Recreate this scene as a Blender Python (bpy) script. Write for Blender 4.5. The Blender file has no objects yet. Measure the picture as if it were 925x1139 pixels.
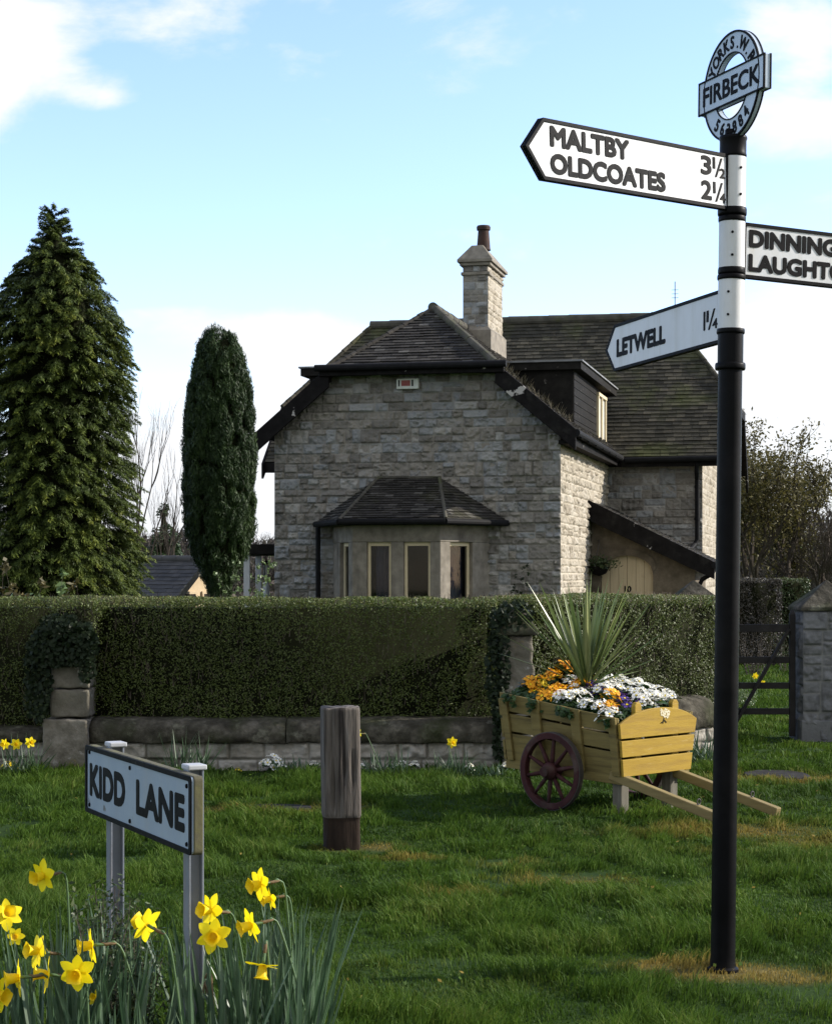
import bpy, bmesh, math, random
import numpy as np
from mathutils import Vector, Matrix

random.seed(7)
SC = bpy.context.scene
COL = SC.collection
R = math.radians
PI = math.pi
Z3 = Vector((0, 0, 1))

# ------------------------------------------------------------------ camera
EYE, HOR, FPX = 1.57, 640.0, 2075.0
cam_d = bpy.data.cameras.new('camera')
cam = bpy.data.objects.new('camera', cam_d)
COL.objects.link(cam)
cam.location = (0, 0, EYE)
cam.rotation_euler = (R(90), 0, 0)
cam_d.sensor_fit = 'HORIZONTAL'
cam_d.sensor_width = 36
cam_d.lens = 36 * FPX / 925
cam_d.shift_y = (HOR - 569.5) / 925
cam_d.clip_start = 0.1
cam_d.clip_end = 3000
cam_d.dof.use_dof = False
SC.camera = cam

# ------------------------------------------------------------------ light
SUN_EL, SUN_AZ = R(27), R(9)            # azimuth counted from +X towards +Y
sun_vec = Vector((math.cos(SUN_EL) * math.cos(SUN_AZ), math.cos(SUN_EL) * math.sin(SUN_AZ), math.sin(SUN_EL)))
sd = bpy.data.lights.new('sun', 'SUN')
sd.energy = 2.0
sd.angle = R(0.5)
sd.color = (1.0, 0.93, 0.82)
so = bpy.data.objects.new('sun', sd)
COL.objects.link(so)
so.rotation_euler = sun_vec.to_track_quat('Z', 'Y').to_euler()

world = bpy.data.worlds.new('World')
SC.world = world
world.use_nodes = True
wt = world.node_tree
for n in list(wt.nodes):
    wt.nodes.remove(n)


def wn(t, **kw):
    n = wt.nodes.new(t)
    for k, v in kw.items():
        setattr(n, k, v)
    return n


def wmath(op, a, b=None, clamp=False):
    n = wn('ShaderNodeMath', operation=op, use_clamp=clamp)
    for i, v in enumerate((a, b)):
        if v is None:
            continue
        if isinstance(v, (int, float)):
            n.inputs[i].default_value = v
        else:
            wt.links.new(v, n.inputs[i])
    return n.outputs[0]


SKY_STRENGTH = 0.105
out = wn('ShaderNodeOutputWorld')
bg = wn('ShaderNodeBackground')
bg.inputs['Strength'].default_value = SKY_STRENGTH
sky = wn('ShaderNodeTexSky', sky_type='NISHITA')
sky.sun_disc = False
sky.sun_elevation = SUN_EL
sky.sun_rotation = R(90) - SUN_AZ
sky.air_density = 1.0
sky.dust_density = 0.25
sky.ozone_density = 1.6
tc = wn('ShaderNodeTexCoord')
gen = tc.outputs['Generated']
mp = wn('ShaderNodeMapping')
mp.inputs['Scale'].default_value = (7.0, 7.0, 15.0)
wt.links.new(gen, mp.inputs['Vector'])
nz = wn('ShaderNodeTexNoise')
nz.inputs['Scale'].default_value = 1.0
nz.inputs['Detail'].default_value = 9
nz.inputs['Roughness'].default_value = 0.58
nz.inputs['Distortion'].default_value = 0.25
wt.links.new(mp.outputs[0], nz.inputs['Vector'])
# cloud banks standing in fixed directions of the sky: (x, y in the picture's degrees, width, height, weight)
CLOUDS = [(5, 60, 105, 100, 0.66), (-60, 140, 120, 70, 0.5), (115, 105, 75, 40, 0.50), (905, 40, 75, 60, 0.45), (900, 130, 90, 60, 0.35),
          (830, 130, 120, 80, 0.22), (300, 372, 230, 38, 0.60), (160, 345, 110, 28, 0.30), (690, 285, 190, 45, 0.32), (900, 390, 160, 110, 0.75),
          (480, 560, 1200, 150, 0.85), (300, 470, 260, 80, 0.4)]
acc = None
for (cx, cy, sx, sy, w) in CLOUDS:
    d = Vector(((cx - 462.5) / FPX, 1, (HOR - cy) / FPX)).normalized()
    sub = wn('ShaderNodeVectorMath', operation='SUBTRACT')
    sub.inputs[1].default_value = d
    wt.links.new(gen, sub.inputs[0])
    mul = wn('ShaderNodeVectorMath', operation='MULTIPLY')
    mul.inputs[1].default_value = (FPX / sx, FPX / sx, FPX / sy)
    wt.links.new(sub.outputs[0], mul.inputs[0])
    ln = wn('ShaderNodeVectorMath', operation='LENGTH')
    wt.links.new(mul.outputs[0], ln.inputs[0])
    g = wmath('MULTIPLY', wmath('SUBTRACT', 1.0, ln.outputs['Value'], True), w * 1.25)
    acc = g if acc is None else wmath('ADD', acc, g)
# unseen cloud banks overhead and behind the viewer, added to brighten the ambient light
for (dx, dy, dz, rad, w) in ((-.5, -1, .55, .75, .55), (.45, -1, .45, .8, .7), (.0, -.25, 1, .75, .6), (-1, .0, .5, .6, .4), (1, -.7, .35, .55, .5)):
    d = Vector((dx, dy, dz)).normalized()
    sub = wn('ShaderNodeVectorMath', operation='DISTANCE')
    sub.inputs[1].default_value = d
    wt.links.new(gen, sub.inputs[0])
    g = wmath('MULTIPLY', wmath('SUBTRACT', 1.0, wmath('MULTIPLY', sub.outputs['Value'], 1 / rad), True), w * 1.6)
    acc = wmath('ADD', acc, g)
# elsewhere in the sky: plain broken cloud
elsewhere = wmath('MULTIPLY', wmath('SUBTRACT', nz.outputs['Fac'], 0.56), 2.2)
dens = wmath('ADD', acc, elsewhere)
ramp = wn('ShaderNodeMapRange')
ramp.interpolation_type = 'SMOOTHSTEP'
ramp.inputs['From Min'].default_value = 0.02
ramp.inputs['From Max'].default_value = 0.48
wt.links.new(dens, ramp.inputs['Value'])
mixc = wn('ShaderNodeMix', data_type='RGBA')
wt.links.new(ramp.outputs[0], mixc.inputs['Factor'])
tint = wn('ShaderNodeVectorMath', operation='MULTIPLY')
tint.inputs[1].default_value = (.63, .62, .73)
wt.links.new(sky.outputs[0], tint.inputs[0])
wt.links.new(tint.outputs[0], mixc.inputs[6])
mixc.inputs[7].default_value = (2.25, 2.3, 2.38, 1)
wt.links.new(mixc.outputs[2], bg.inputs['Color'])
wt.links.new(bg.outputs[0], out.inputs['Surface'])

SC.view_settings.view_transform = 'Standard'
SC.view_settings.look = 'None'
SC.view_settings.gamma = 1
SC.view_settings.exposure = 2.13
SC.view_settings.use_curve_mapping = False


# ------------------------------------------------------------------ helpers
def Pt(px, py, Y):
    return Vector(((px - 462.5) / FPX * Y, Y, EYE - (py - HOR) / FPX * Y))


def tag(o, label=None, cat=None, group=None, kind=None):
    if label: o['label'] = label
    if cat: o['category'] = cat
    if group: o['group'] = group
    if kind: o['kind'] = kind
    return o


def empty(name, loc=(0, 0, 0), rz=0, parent=None, rot=None):
    o = bpy.data.objects.new(name, None)
    COL.objects.link(o)
    o.location = loc
    o.rotation_euler = rot if rot else (0, 0, rz)
    o.empty_display_size = 0.1
    if parent: o.parent = parent
    return o


def link(name, me, mats=None, parent=None):
    o = bpy.data.objects.new(name, me)
    COL.objects.link(o)
    if mats is not None and len(me.materials) == 0:
        for m in (mats if isinstance(mats, (list, tuple)) else [mats]):
            me.materials.append(m)
    if parent: o.parent = parent
    return o


def copy_tree(o, parent=None):
    c = o.copy()
    COL.objects.link(c)
    if parent: c.parent = parent
    for ch in list(o.children):
        copy_tree(ch, c)
    return c


class MB:
    """collects polygons for ONE mesh"""
    def __init__(self):
        self.v, self.f, self.m, self.mi = [], [], [], 0
        self.a = []
        self.av = 0.5

    def vs(self, pts):
        b = len(self.v)
        self.v += [tuple(p) for p in pts]
        self.a += [self.av] * (len(self.v) - b)
        return b

    def face(self, idx):
        self.f.append(tuple(idx))
        self.m.append(self.mi)

    def poly(self, pts):
        b = self.vs(pts)
        self.face(range(b, b + len(pts)))

    def prism(self, pts, vec):
        n = len(pts)
        vec = Vector(vec)
        b = self.vs(pts)
        self.vs([Vector(p) + vec for p in pts])
        self.face(reversed(range(b, b + n)))
        self.face(range(b + n, b + 2 * n))
        for i in range(n):
            j = (i + 1) % n
            self.face((b + i, b + j, b + n + j, b + n + i))

    def box(self, x0, x1, y0, y1, z0, z1):
        self.prism([(x0, y0, z0), (x1, y0, z0), (x1, y1, z0), (x0, y1, z0)], (0, 0, z1 - z0))

    def beam(self, p0, p1, w, h, up=Z3):
        p0, p1 = Vector(p0), Vector(p1)
        d = (p1 - p0).normalized()
        s = d.cross(up)
        if s.length < 1e-4: s = Vector((1, 0, 0))
        s.normalize()
        u = s.cross(d)
        s, u = s * w / 2, u * h / 2
        self.prism([p0 - s - u, p0 + s - u, p0 + s + u, p0 - s + u], p1 - p0)

    def cyl(self, p0, p1, r0, r1=None, n=12, caps=True):
        r1 = r0 if r1 is None else r1
        p0, p1 = Vector(p0), Vector(p1)
        d = (p1 - p0)
        if d.length < 1e-6: return
        d.normalize()
        s = d.orthogonal().normalized()
        t = d.cross(s)
        ring = [s * math.cos(2 * PI * i / n) + t * math.sin(2 * PI * i / n) for i in range(n)]
        b = self.vs([p0 + q * r0 for q in ring])
        self.vs([p1 + q * r1 for q in ring])
        for i in range(n):
            j = (i + 1) % n
            self.face((b + i, b + j, b + n + j, b + n + i))
        if caps:
            self.face(reversed(range(b, b + n)))
            self.face(range(b + n, b + 2 * n))

    def tube(self, pts, rad, n=6):
        pts = [Vector(p) for p in pts]
        rad = rad if isinstance(rad, (list, tuple)) else [rad] * len(pts)
        prev = None
        s = None
        for k, p in enumerate(pts):
            d = (pts[min(k + 1, len(pts) - 1)] - pts[max(k - 1, 0)])
            if d.length < 1e-9: d = Vector((0, 0, 1))
            d.normalize()
            s = d.orthogonal().normalized() if s is None else (s - d * s.dot(d)).normalized()
            t = d.cross(s)
            b = self.vs([p + (s * math.cos(2 * PI * i / n) + t * math.sin(2 * PI * i / n)) * rad[k] for i in range(n)])
            if prev is not None:
                for i in range(n):
                    j = (i + 1) % n
                    self.face((prev + i, prev + j, b + j, b + i))
            else:
                self.face(reversed(range(b, b + n)))
            prev = b
        self.face(range(prev, prev + n))

    def lathe(self, prof, n=24, o=(0, 0, 0), cap=True):
        o = Vector(o)
        prev = None
        for (r, z) in prof:
            b = self.vs([o + Vector((r * math.cos(2 * PI * i / n), r * math.sin(2 * PI * i / n), z)) for i in range(n)])
            if prev is not None:
                for i in range(n):
                    j = (i + 1) % n
                    self.face((prev + i, prev + j, b + j, b + i))
            elif cap:
                self.face(reversed(range(b, b + n)))
            prev = b
        if cap: self.face(range(prev, prev + n))

    def ring(self, outer, inner, vec):
        """frame between two loops of the same length, thickened by vec"""
        n = len(outer)
        vec = Vector(vec)
        b = self.vs(outer); self.vs(inner)
        self.vs([Vector(p) + vec for p in outer]); self.vs([Vector(p) + vec for p in inner])
        for i in range(n):
            j = (i + 1) % n
            self.face((b + i, b + n + i, b + n + j, b + j))
            self.face((b + 2 * n + i, b + 2 * n + j, b + 3 * n + j, b + 3 * n + i))
            self.face((b + i, b + j, b + 2 * n + j, b + 2 * n + i))
            self.face((b + n + i, b + 3 * n + i, b + 3 * n + j, b + n + j))

    def xform(self, M, start=0):
        for i in range(start, len(self.v)):
            self.v[i] = tuple(M @ Vector(self.v[i]))

    def build(self, name, mats, parent=None, smooth=False, bevel=0, fix=True, seg=2):
        me = bpy.data.meshes.new(name)
        me.from_pydata(self.v, [], self.f)
        for m in (mats if isinstance(mats, (list, tuple)) else [mats]):
            me.materials.append(m)
        me.polygons.foreach_set('material_index', self.m)
        at = me.attributes.new('rnd', 'FLOAT', 'POINT')
        at.data.foreach_set('value', self.a)
        if fix:
            bm = bmesh.new(); bm.from_mesh(me)
            bmesh.ops.recalc_face_normals(bm, faces=bm.faces)
            bm.to_mesh(me); bm.free()
        if smooth:
            me.polygons.foreach_set('use_smooth', [True] * len(me.polygons))
        o = link(name, me, None, parent)
        if bevel:
            md = o.modifiers.new('bevel', 'BEVEL')
            md.width = bevel; md.segments = seg; md.limit_method = 'ANGLE'; md.angle_limit = R(35)
            if smooth: md.harden_normals = True
        return o


def npmesh(name, V, faces, attrs=None, mats=None, parent=None, smooth=False, mat_idx=None):
    """V (N,3); faces: list of int arrays (M,k)"""
    me = bpy.data.meshes.new(name)
    V = np.asarray(V, dtype=np.float32)
    me.vertices.add(len(V))
    me.vertices.foreach_set('co', V.ravel())
    tot = sum(f.size for f in faces)
    npoly = sum(len(f) for f in faces)
    me.loops.add(tot)
    me.polygons.add(npoly)
    me.loops.foreach_set('vertex_index', np.concatenate([f.ravel() for f in faces]).astype(np.int32))
    sizes = np.concatenate([np.full(len(f), f.shape[1], dtype=np.int32) for f in faces])
    starts = np.concatenate([[0], np.cumsum(sizes)[:-1]]).astype(np.int32)
    me.polygons.foreach_set('loop_start', starts)
    for k, a in (attrs or {}).items():
        at = me.attributes.new(k, 'FLOAT', 'POINT')
        at.data.foreach_set('value', np.asarray(a, dtype=np.float32))
    if mats is not None:
        for m in (mats if isinstance(mats, (list, tuple)) else [mats]):
            me.materials.append(m)
    if mat_idx is not None:
        me.polygons.foreach_set('material_index', np.asarray(mat_idx, dtype=np.int32))
    if smooth:
        me.polygons.foreach_set('use_smooth', np.ones(npoly, dtype=bool))
    me.update(calc_edges=True)
    me.validate()
    return link(name, me, None, parent)


# ---- numpy value noise
def _h(ix, iy, seed):
    n = (ix.astype(np.int64) * 374761393 + iy.astype(np.int64) * 668265263 + seed * 1442695041) & 0xffffffff
    n = ((n ^ (n >> 13)) * 1274126177) & 0xffffffff
    n = (n ^ (n >> 16)) & 0xffffff
    return n / float(0xffffff)


def vnoise(x, y, seed=0):
    x = np.asarray(x, dtype=np.float64); y = np.asarray(y, dtype=np.float64)
    ix, iy = np.floor(x), np.floor(y)
    fx, fy = x - ix, y - iy
    fx = fx * fx * (3 - 2 * fx); fy = fy * fy * (3 - 2 * fy)
    a, b = _h(ix, iy, seed), _h(ix + 1, iy, seed)
    c, d = _h(ix, iy + 1, seed), _h(ix + 1, iy + 1, seed)
    return (a * (1 - fx) + b * fx) * (1 - fy) + (c * (1 - fx) + d * fx) * fy


def fbm(x, y, seed=0, oct=4):
    s, a, t = 0, 1.0, 0
    for i in range(oct):
        s = s + a * vnoise(x * 2 ** i, y * 2 ** i, seed + i * 17)
        t += a
        a *= 0.5
    return s / t


def sstep(a, b, x):
    t = np.clip((x - a) / (b - a), 0, 1)
    return t * t * (3 - 2 * t)


# ------------------------------------------------------------------ materials
def ramp_set(rn, cols):
    cr = rn.color_ramp
    while len(cr.elements) > 1:
        cr.elements.remove(cr.elements[-1])
    for i, (p, c) in enumerate(cols):
        e = cr.elements[0] if i == 0 else cr.elements.new(p)
        e.position = p
        e.color = (c[0], c[1], c[2], 1)


def pm(name, cols, scale=5, detail=6, rough=0.85, bump=0.0, bscale=None, attr=None, amix=0.6, acols=None, metal=0,
       spec=0.3, trans=0.0, stretch=None, over=None, coat=0.0, roughvar=0.0, sheen=0):
    """noise colour + optional per-piece attribute colour + list of over layers (colour, scale, lo, hi, strength, stretch)"""
    m = bpy.data.materials.new(name)
    m.use_nodes = True
    t = m.node_tree
    N, L = t.nodes, t.links
    N.clear()
    o = N.new('ShaderNodeOutputMaterial')
    p = N.new('ShaderNodeBsdfPrincipled')
    p.inputs['Roughness'].default_value = rough
    p.inputs['Metallic'].default_value = metal
    p.inputs['Specular IOR Level'].default_value = spec
    p.inputs['Coat Weight'].default_value = coat
    tcn = N.new('ShaderNodeTexCoord')

    def noise(sc, st=None, det=detail):
        vec = tcn.outputs['Object']
        if st:
            mpn = N.new('ShaderNodeMapping')
            mpn.inputs['Scale'].default_value = st
            L.new(vec, mpn.inputs['Vector'])
            vec = mpn.outputs[0]
        nn = N.new('ShaderNodeTexNoise')
        nn.inputs['Scale'].default_value = sc
        nn.inputs['Detail'].default_value = det
        nn.inputs['Roughness'].default_value = 0.6
        L.new(vec, nn.inputs['Vector'])
        return nn.outputs['Fac']

    def mix(fac, a, b, mode='MIX'):
        mx = N.new('ShaderNodeMix')
        mx.data_type = 'RGBA'
        mx.blend_type = mode
        if isinstance(fac, (int, float)):
            mx.inputs['Factor'].default_value = fac
        else:
            L.new(fac, mx.inputs['Factor'])
        for i, v in ((6, a), (7, b)):
            if isinstance(v, tuple):
                mx.inputs[i].default_value = (v[0], v[1], v[2], 1)
            else:
                L.new(v, mx.inputs[i])
        return mx.outputs[2]

    if len(cols) == 1:
        cols = [(0, cols[0]), (1, cols[0])] if not isinstance(cols[0][0], tuple) and len(cols[0]) == 3 else cols
    f = noise(scale, stretch)
    r = N.new('ShaderNodeValToRGB')
    L.new(f, r.inputs[0])
    ramp_set(r, cols)
    c = r.outputs[0]
    if attr:
        an = N.new('ShaderNodeAttribute')
        an.attribute_name = attr
        r2 = N.new('ShaderNodeValToRGB')
        L.new(an.outputs['Fac'], r2.inputs[0])
        ramp_set(r2, acols)
        c = mix(amix, c, r2.outputs[0])
    for ov in (over or []):
        col, sc, lo, hi, stg = ov[:5]
        st = ov[5] if len(ov) > 5 else None
        if isinstance(sc, str):
            an = N.new('ShaderNodeAttribute'); an.attribute_name = sc
            fac = an.outputs['Fac']
        else:
            fac = noise(sc, st)
        mr = N.new('ShaderNodeMapRange')
        mr.inputs['From Min'].default_value = lo
        mr.inputs['From Max'].default_value = hi
        mr.inputs['To Max'].default_value = stg
        L.new(fac, mr.inputs['Value'])
        c = mix(mr.outputs[0], c, tuple(col))
    L.new(c, p.inputs['Base Color'])
    if roughvar:
        mr = N.new('ShaderNodeMapRange')
        mr.inputs['To Min'].default_value = max(0.02, rough - roughvar)
        mr.inputs['To Max'].default_value = min(1, rough + roughvar)
        L.new(noise(scale * 1.7, stretch), mr.inputs['Value'])
        L.new(mr.outputs[0], p.inputs['Roughness'])
    if bump:
        bn = N.new('ShaderNodeBump')
        bn.inputs['Strength'].default_value = 1.0
        bn.inputs['Distance'].default_value = bump
        L.new(noise(bscale or scale * 3, stretch), bn.inputs['Height'])
        L.new(bn.outputs[0], p.inputs['Normal'])
    if trans:
        tr = N.new('ShaderNodeBsdfTranslucent')
        L.new(c, tr.inputs['Color'])
        ms = N.new('ShaderNodeMixShader')
        ms.inputs[0].default_value = trans
        L.new(p.outputs[0], ms.inputs[1])
        L.new(tr.outputs[0], ms.inputs[2])
        L.new(ms.outputs[0], o.inputs['Surface'])
    else:
        L.new(p.outputs[0], o.inputs['Surface'])
    return m


def two(a, b):
    return [(0.3, a), (0.7, b)]


M = {}
M['stone'] = pm('stone', [(0.28, (.115, .108, .097)), (0.5, (.195, .186, .168)), (0.72, (.27, .262, .245))], 7, 9, .95, .008, 45, attr='rnd', amix=.66,
                acols=[(0, (.085, .078, .070)), (.3, (.17, .158, .140)), (.55, (.235, .215, .185)), (.68, (.175, .19, .205)), (.88, (.25, .262, .27)), (1, (.34, .325, .295))],
                over=[((.24, .225, .20), 'mort', .55, 1, .6), ((.045, .04, .032), 1.6, .54, .8, .6), ((.30, .30, .29), 5, .60, .74, .4), ((.06, .05, .04), 18, .58, .72, .5)], spec=.1)
M['stone_sunlit'] = pm('stone_sunlit', [(0.3, (.19, .165, .13)), (0.52, (.28, .25, .20)), (0.72, (.35, .32, .265))], 9, 8, .95, .006, 60, attr='rnd', amix=.5,
                    acols=[(0, (.16, .135, .10)), (.5, (.29, .26, .205)), (1, (.37, .34, .29))],
                    over=[((.46, .42, .35), 'mort', .5, 1, .6), ((.10, .08, .06), 3.0, .58, .8, .5)], spec=.15)  # house stone again, sunlight put into this paler tan for right-hand walls
M['stone_dressed'] = pm('stone_dressed', [(0.3, (.13, .117, .095)), (0.55, (.20, .18, .15)), (0.75, (.27, .245, .20))], 6, 8, .9, .003, 50,
                        over=[((.05, .045, .04), 3.0, .52, .75, .7, (1, 1, .35))], spec=.15)
M['wall_old'] = pm('wall_old', [(0.3, (.16, .145, .12)), (0.5, (.25, .235, .20)), (0.7, (.36, .345, .31))], 8, 8, .95, .005, 55, attr='rnd', amix=.5,
                   acols=[(0, (.15, .135, .11)), (.5, (.26, .24, .21)), (1, (.36, .34, .31))],
                   over=[((.06, .06, .045), 'mort', .5, 1, .5), ((.035, .04, .02), 3.0, .5, .75, .7), ((.42, .42, .38), 11, .62, .72, .5)], spec=.1)
M['coping'] = pm('coping', [(0.3, (.022, .020, .015)), (0.5, (.048, .044, .034)), (0.72, (.11, .10, .08))], 9, 10, .95, .014, 24,
                 over=[((.26, .25, .20), 6, .58, .72, .7), ((.022, .03, .008), 3, .48, .68, .7), ((.02, .018, .014), 13, .56, .7, .7)], spec=.08)
M['pier'] = pm('pier', [(0.3, (.075, .068, .052)), (0.52, (.15, .135, .11)), (0.74, (.24, .22, .185))], 8, 10, .95, .018, 16,
               over=[((.04, .045, .025), 4, .5, .72, .75), ((.30, .20, .02), 2.3, .60, .68, .7), ((.4, .4, .37), 14, .63, .7, .5)], spec=.1)
M['gatepier'] = pm('gatepier', [(0.3, (.065, .067, .07)), (0.6, (.14, .143, .147))], 6, 8, .95, .004, 40, attr='rnd', amix=.4,
                   acols=[(0, (.075, .075, .075)), (1, (.17, .17, .17))], over=[((.03, .03, .03), 5, .54, .70, .75), ((.20, .20, .19), 'mort', .5, 1, .5)], spec=.1)
M['tile'] = pm('tile', [(0.3, (.016, .0145, .013)), (0.55, (.030, .0275, .025)), (0.75, (.055, .051, .046))], 5, 8, .9, .004, 60, attr='rnd', amix=.55,
               acols=[(0, (.013, .012, .010)), (.6, (.032, .029, .026)), (.9, (.060, .055, .048)), (1, (.13, .125, .115))],
               over=[((.055, .058, .018), 1.1, .55, .75, .5), ((.12, .115, .10), 9, .62, .74, .6)], spec=.2)
M['tile_moss'] = pm('tile_moss', [(0.3, (.018, .017, .012)), (0.55, (.034, .032, .023)), (0.75, (.062, .057, .042))], 5, 8, .9, .004, 60, attr='rnd', amix=.5,
                    acols=[(0, (.013, .0125, .009)), (.6, (.036, .033, .024)), (1, (.09, .08, .058))],
                    over=[((.065, .075, .02), .9, .50, .68, .65), ((.13, .10, .065), 7, .6, .74, .4)], spec=.2)
M['ridge'] = pm('ridge', two((.035, .033, .027), (.085, .08, .066)), 5, 8, .9, .004, 40, over=[((.06, .07, .02), 3, .52, .7, .5)], spec=.2)
M['blackwood'] = pm('blackwood', two((.006, .0055, .0055), (.013, .012, .012)), 7, 6, .7, .003, 40, over=[((.42, .40, .38), 2.6, .66, .675, .8), ((.028, .027, .024), 5, .55, .75, .6)], spec=.05)
M['darkboard'] = pm('darkboard', two((.008, .0075, .007), (.018, .017, .015)), 7, 6, .7, .003, 40, over=[((.22, .21, .19), 11, .66, .72, .7)], spec=.06)
M['blackiron'] = pm('blackiron', two((.006, .006, .0065), (.011, .011, .012)), 8, 5, .75, .001, 60, spec=.1)
M['cream'] = pm('cream', two((.50, .42, .27), (.60, .51, .34)), 6, 5, .6, .001, 60, over=[((.2, .17, .12), 6, .62, .8, .5)])
M['porch_stone'] = pm('porch_stone', [(0.3, (.075, .062, .045)), (0.55, (.12, .10, .075)), (0.75, (.17, .145, .11))], 6, 8, .9, .004, 50, over=[((.04, .035, .03), 3.0, .52, .75, .7, (1, 1, .35))], spec=.1)
M['door'] = pm('door', two((.38, .31, .20), (.46, .38, .25)), 5, 5, .7, .001, 50, stretch=(8, 1, .4), over=[((.16, .12, .08), 3, .6, .8, .4)])
M['lead'] = pm('lead', two((.10, .105, .11), (.2, .205, .21)), 4, 6, .6, .001, 30)
M['pot'] = pm('pot', two((.028, .016, .013), (.055, .026, .020)), 9, 6, .85, .002, 50, over=[((.02, .018, .018), 3, .45, .7, .85)])
M['curtain'] = pm('curtain', two((.018, .02, .045), (.035, .04, .075)), 5, 4, .9)
M['unlit_room'] = pm('unlit_room', two((.010, .009, .008), (.02, .018, .016)), 3, 4, .95)  # near black, shade behind windows put into the colour
M['net'] = pm('net', two((.30, .29, .27), (.4, .39, .36)), 5, 4, .9)
M['white_plastic'] = pm('white_plastic', two((.50, .52, .47), (.62, .64, .60)), 9, 5, .5, over=[((.30, .36, .28), 5, .55, .75, .5)])
M['red_print'] = pm('red_print', two((.22, .05, .045), (.30, .09, .08)), 40, 4, .6)
M['signwhite'] = pm('signwhite', two((.52, .53, .545), (.58, .59, .605)), 4, 6, .55, .0006, 25,
                    over=[((.42, .41, .38), 3.5, .56, .8, .35), ((.22, .17, .12), 17, .68, .76, .6), ((.44, .43, .39), 2.5, .48, .72, .5, (7, 7, .5))], spec=.25, roughvar=.15)
M['signwhite_shaded'] = pm('signwhite_shaded', two((.33, .40, .48), (.42, .49, .57)), 6, 6, .5, .0006, 25, over=[((.25, .26, .27), 9, .6, .76, .5)], spec=.4)  # white sign paint with skylit blue shade put into its colour
M['signblack'] = pm('signblack', two((.0025, .0025, .003), (.006, .006, .0075)), 14, 6, .6, .0006, 60, over=[((.13, .12, .11), 22, .68, .75, .5)], spec=.06, roughvar=.1)
M['poleblack'] = pm('poleblack', two((.0028, .0028, .003), (.005, .005, .006)), 6, 6, .42, .0008, 14, over=[((.16, .15, .15), 16, .73, .74, .6), ((.016, .014, .013), 3, .5, .8, .6)], spec=.06, roughvar=.1)
M['nameplate'] = pm('nameplate', two((.19, .245, .305), (.25, .305, .36)), 5, 7, .5, .0006, 40,
                    over=[((.06, .05, .04), 11, .655, .70, .85), ((.25, .27, .27), 3, .52, .72, .5, (4, 4, .6)), ((.10, .10, .07), 30, .66, .72, .7)], spec=.4)  # bluish shade put into the plate's base colour
M['boardback'] = pm('boardback', two((.055, .05, .03), (.11, .10, .06)), 9, 7, .9, .002, 50, over=[((.10, .10, .02), 9, .5, .7, .6)])
M['galv'] = pm('galv', two((.12, .137, .165), (.185, .20, .23)), 5, 7, .5, .0006, 40, metal=.25, over=[((.16, .14, .13), 4, .52, .75, .6, (3, 3, .5))], spec=.4)
M['capwhite'] = pm('capwhite', two((.30, .31, .325), (.40, .41, .42)), 9, 5, .6)
M['bollard'] = pm('bollard', two((.060, .052, .045), (.125, .110, .096)), 7, 9, .9, .009, 16, stretch=(3, 3, .4),
                  over=[((.015, .012, .011), 9, .50, .64, .9, (3, 3, .12)), ((.17, .16, .155), 12, .56, .72, .6, (3, 3, .2))], spec=.15)
M['bollard_base'] = pm('bollard_base', two((.012, .008, .006), (.03, .02, .014)), 7, 8, .9, .004, 20, stretch=(3, 3, .6), spec=.15)
M['cartwood'] = pm('cartwood', two((.13, .10, .036), (.185, .145, .052)), 5, 8, .75, .0015, 30, stretch=(.6, 6, 6), over=[((.05, .038, .02), 4, .50, .72, .75, (.4, 7, 7)), ((.035, .04, .015), 2.5, .55, .75, .5), ((.20, .165, .08), 14, .60, .70, .4, (.6, 4, 4))], spec=.12)
M['cartend_sunlit'] = pm('cartend_sunlit', two((.235, .150, .018), (.31, .205, .028)), 5, 8, .65, .0015, 30, stretch=(6, .6, 6), over=[((.15, .085, .03), 4, .50, .74, .65, (7, .4, 7)), ((.36, .27, .11), 14, .60, .70, .4, (4, .6, 4)), ((.09, .06, .03), 3, .58, .75, .6)], spec=.15)  # cart paint again, sunlight put into this brighter yellow
M['shaft'] = pm('shaft', two((.14, .105, .040), (.20, .155, .062)), 5, 8, .75, .0015, 30, stretch=(.6, 6, 6), over=[((.05, .04, .025), 5, .56, .75, .6, (.5, 5, 5))], spec=.25)
M['greywood'] = pm('greywood', two((.085, .078, .06), (.14, .13, .105)), 7, 8, .9, .003, 30, stretch=(4, 4, .6), spec=.15)
M['wheel'] = pm('wheel', two((.024, .008, .009), (.050, .016, .016)), 9, 7, .75, .003, 30, over=[((.09, .07, .055), 7, .52, .72, .7), ((.012, .008, .007), 4, .5, .7, .7)], spec=.15)
M['iron'] = pm('iron', two((.02, .018, .017), (.05, .04, .035)), 15, 6, .6, .001, 60, spec=.4)
M['gatewood'] = pm('gatewood', two((.012, .011, .011), (.025, .023, .022)), 7, 7, .8, .003, 30, spec=.2)
M['soil'] = pm('soil', two((.010, .008, .006), (.028, .02, .014)), 20, 8, 1, .01, 40, spec=.05)
M['slab'] = pm('slab', two((.012, .011, .010), (.032, .030, .027)), 12, 8, .95, .006, 40, spec=.1)
M['roofslate'] = pm('roofslate', two((.022, .021, .021), (.045, .043, .041)), 3, 8, .75, .002, 30, attr='rnd', amix=.4, acols=[(0, (.03, .03, .03)), (1, (.09, .085, .08))])
M['render_cream'] = pm('render_cream', two((.40, .31, .20), (.50, .40, .27)), 3, 6, .9, .003, 30)
M['postwhite'] = pm('postwhite', two((.42, .43, .44), (.52, .53, .54)), 5, 5, .6)
M['glasslamp'] = pm('glasslamp', two((.25, .26, .27), (.35, .36, .37)), 5, 3, .15, spec=.6)


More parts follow.
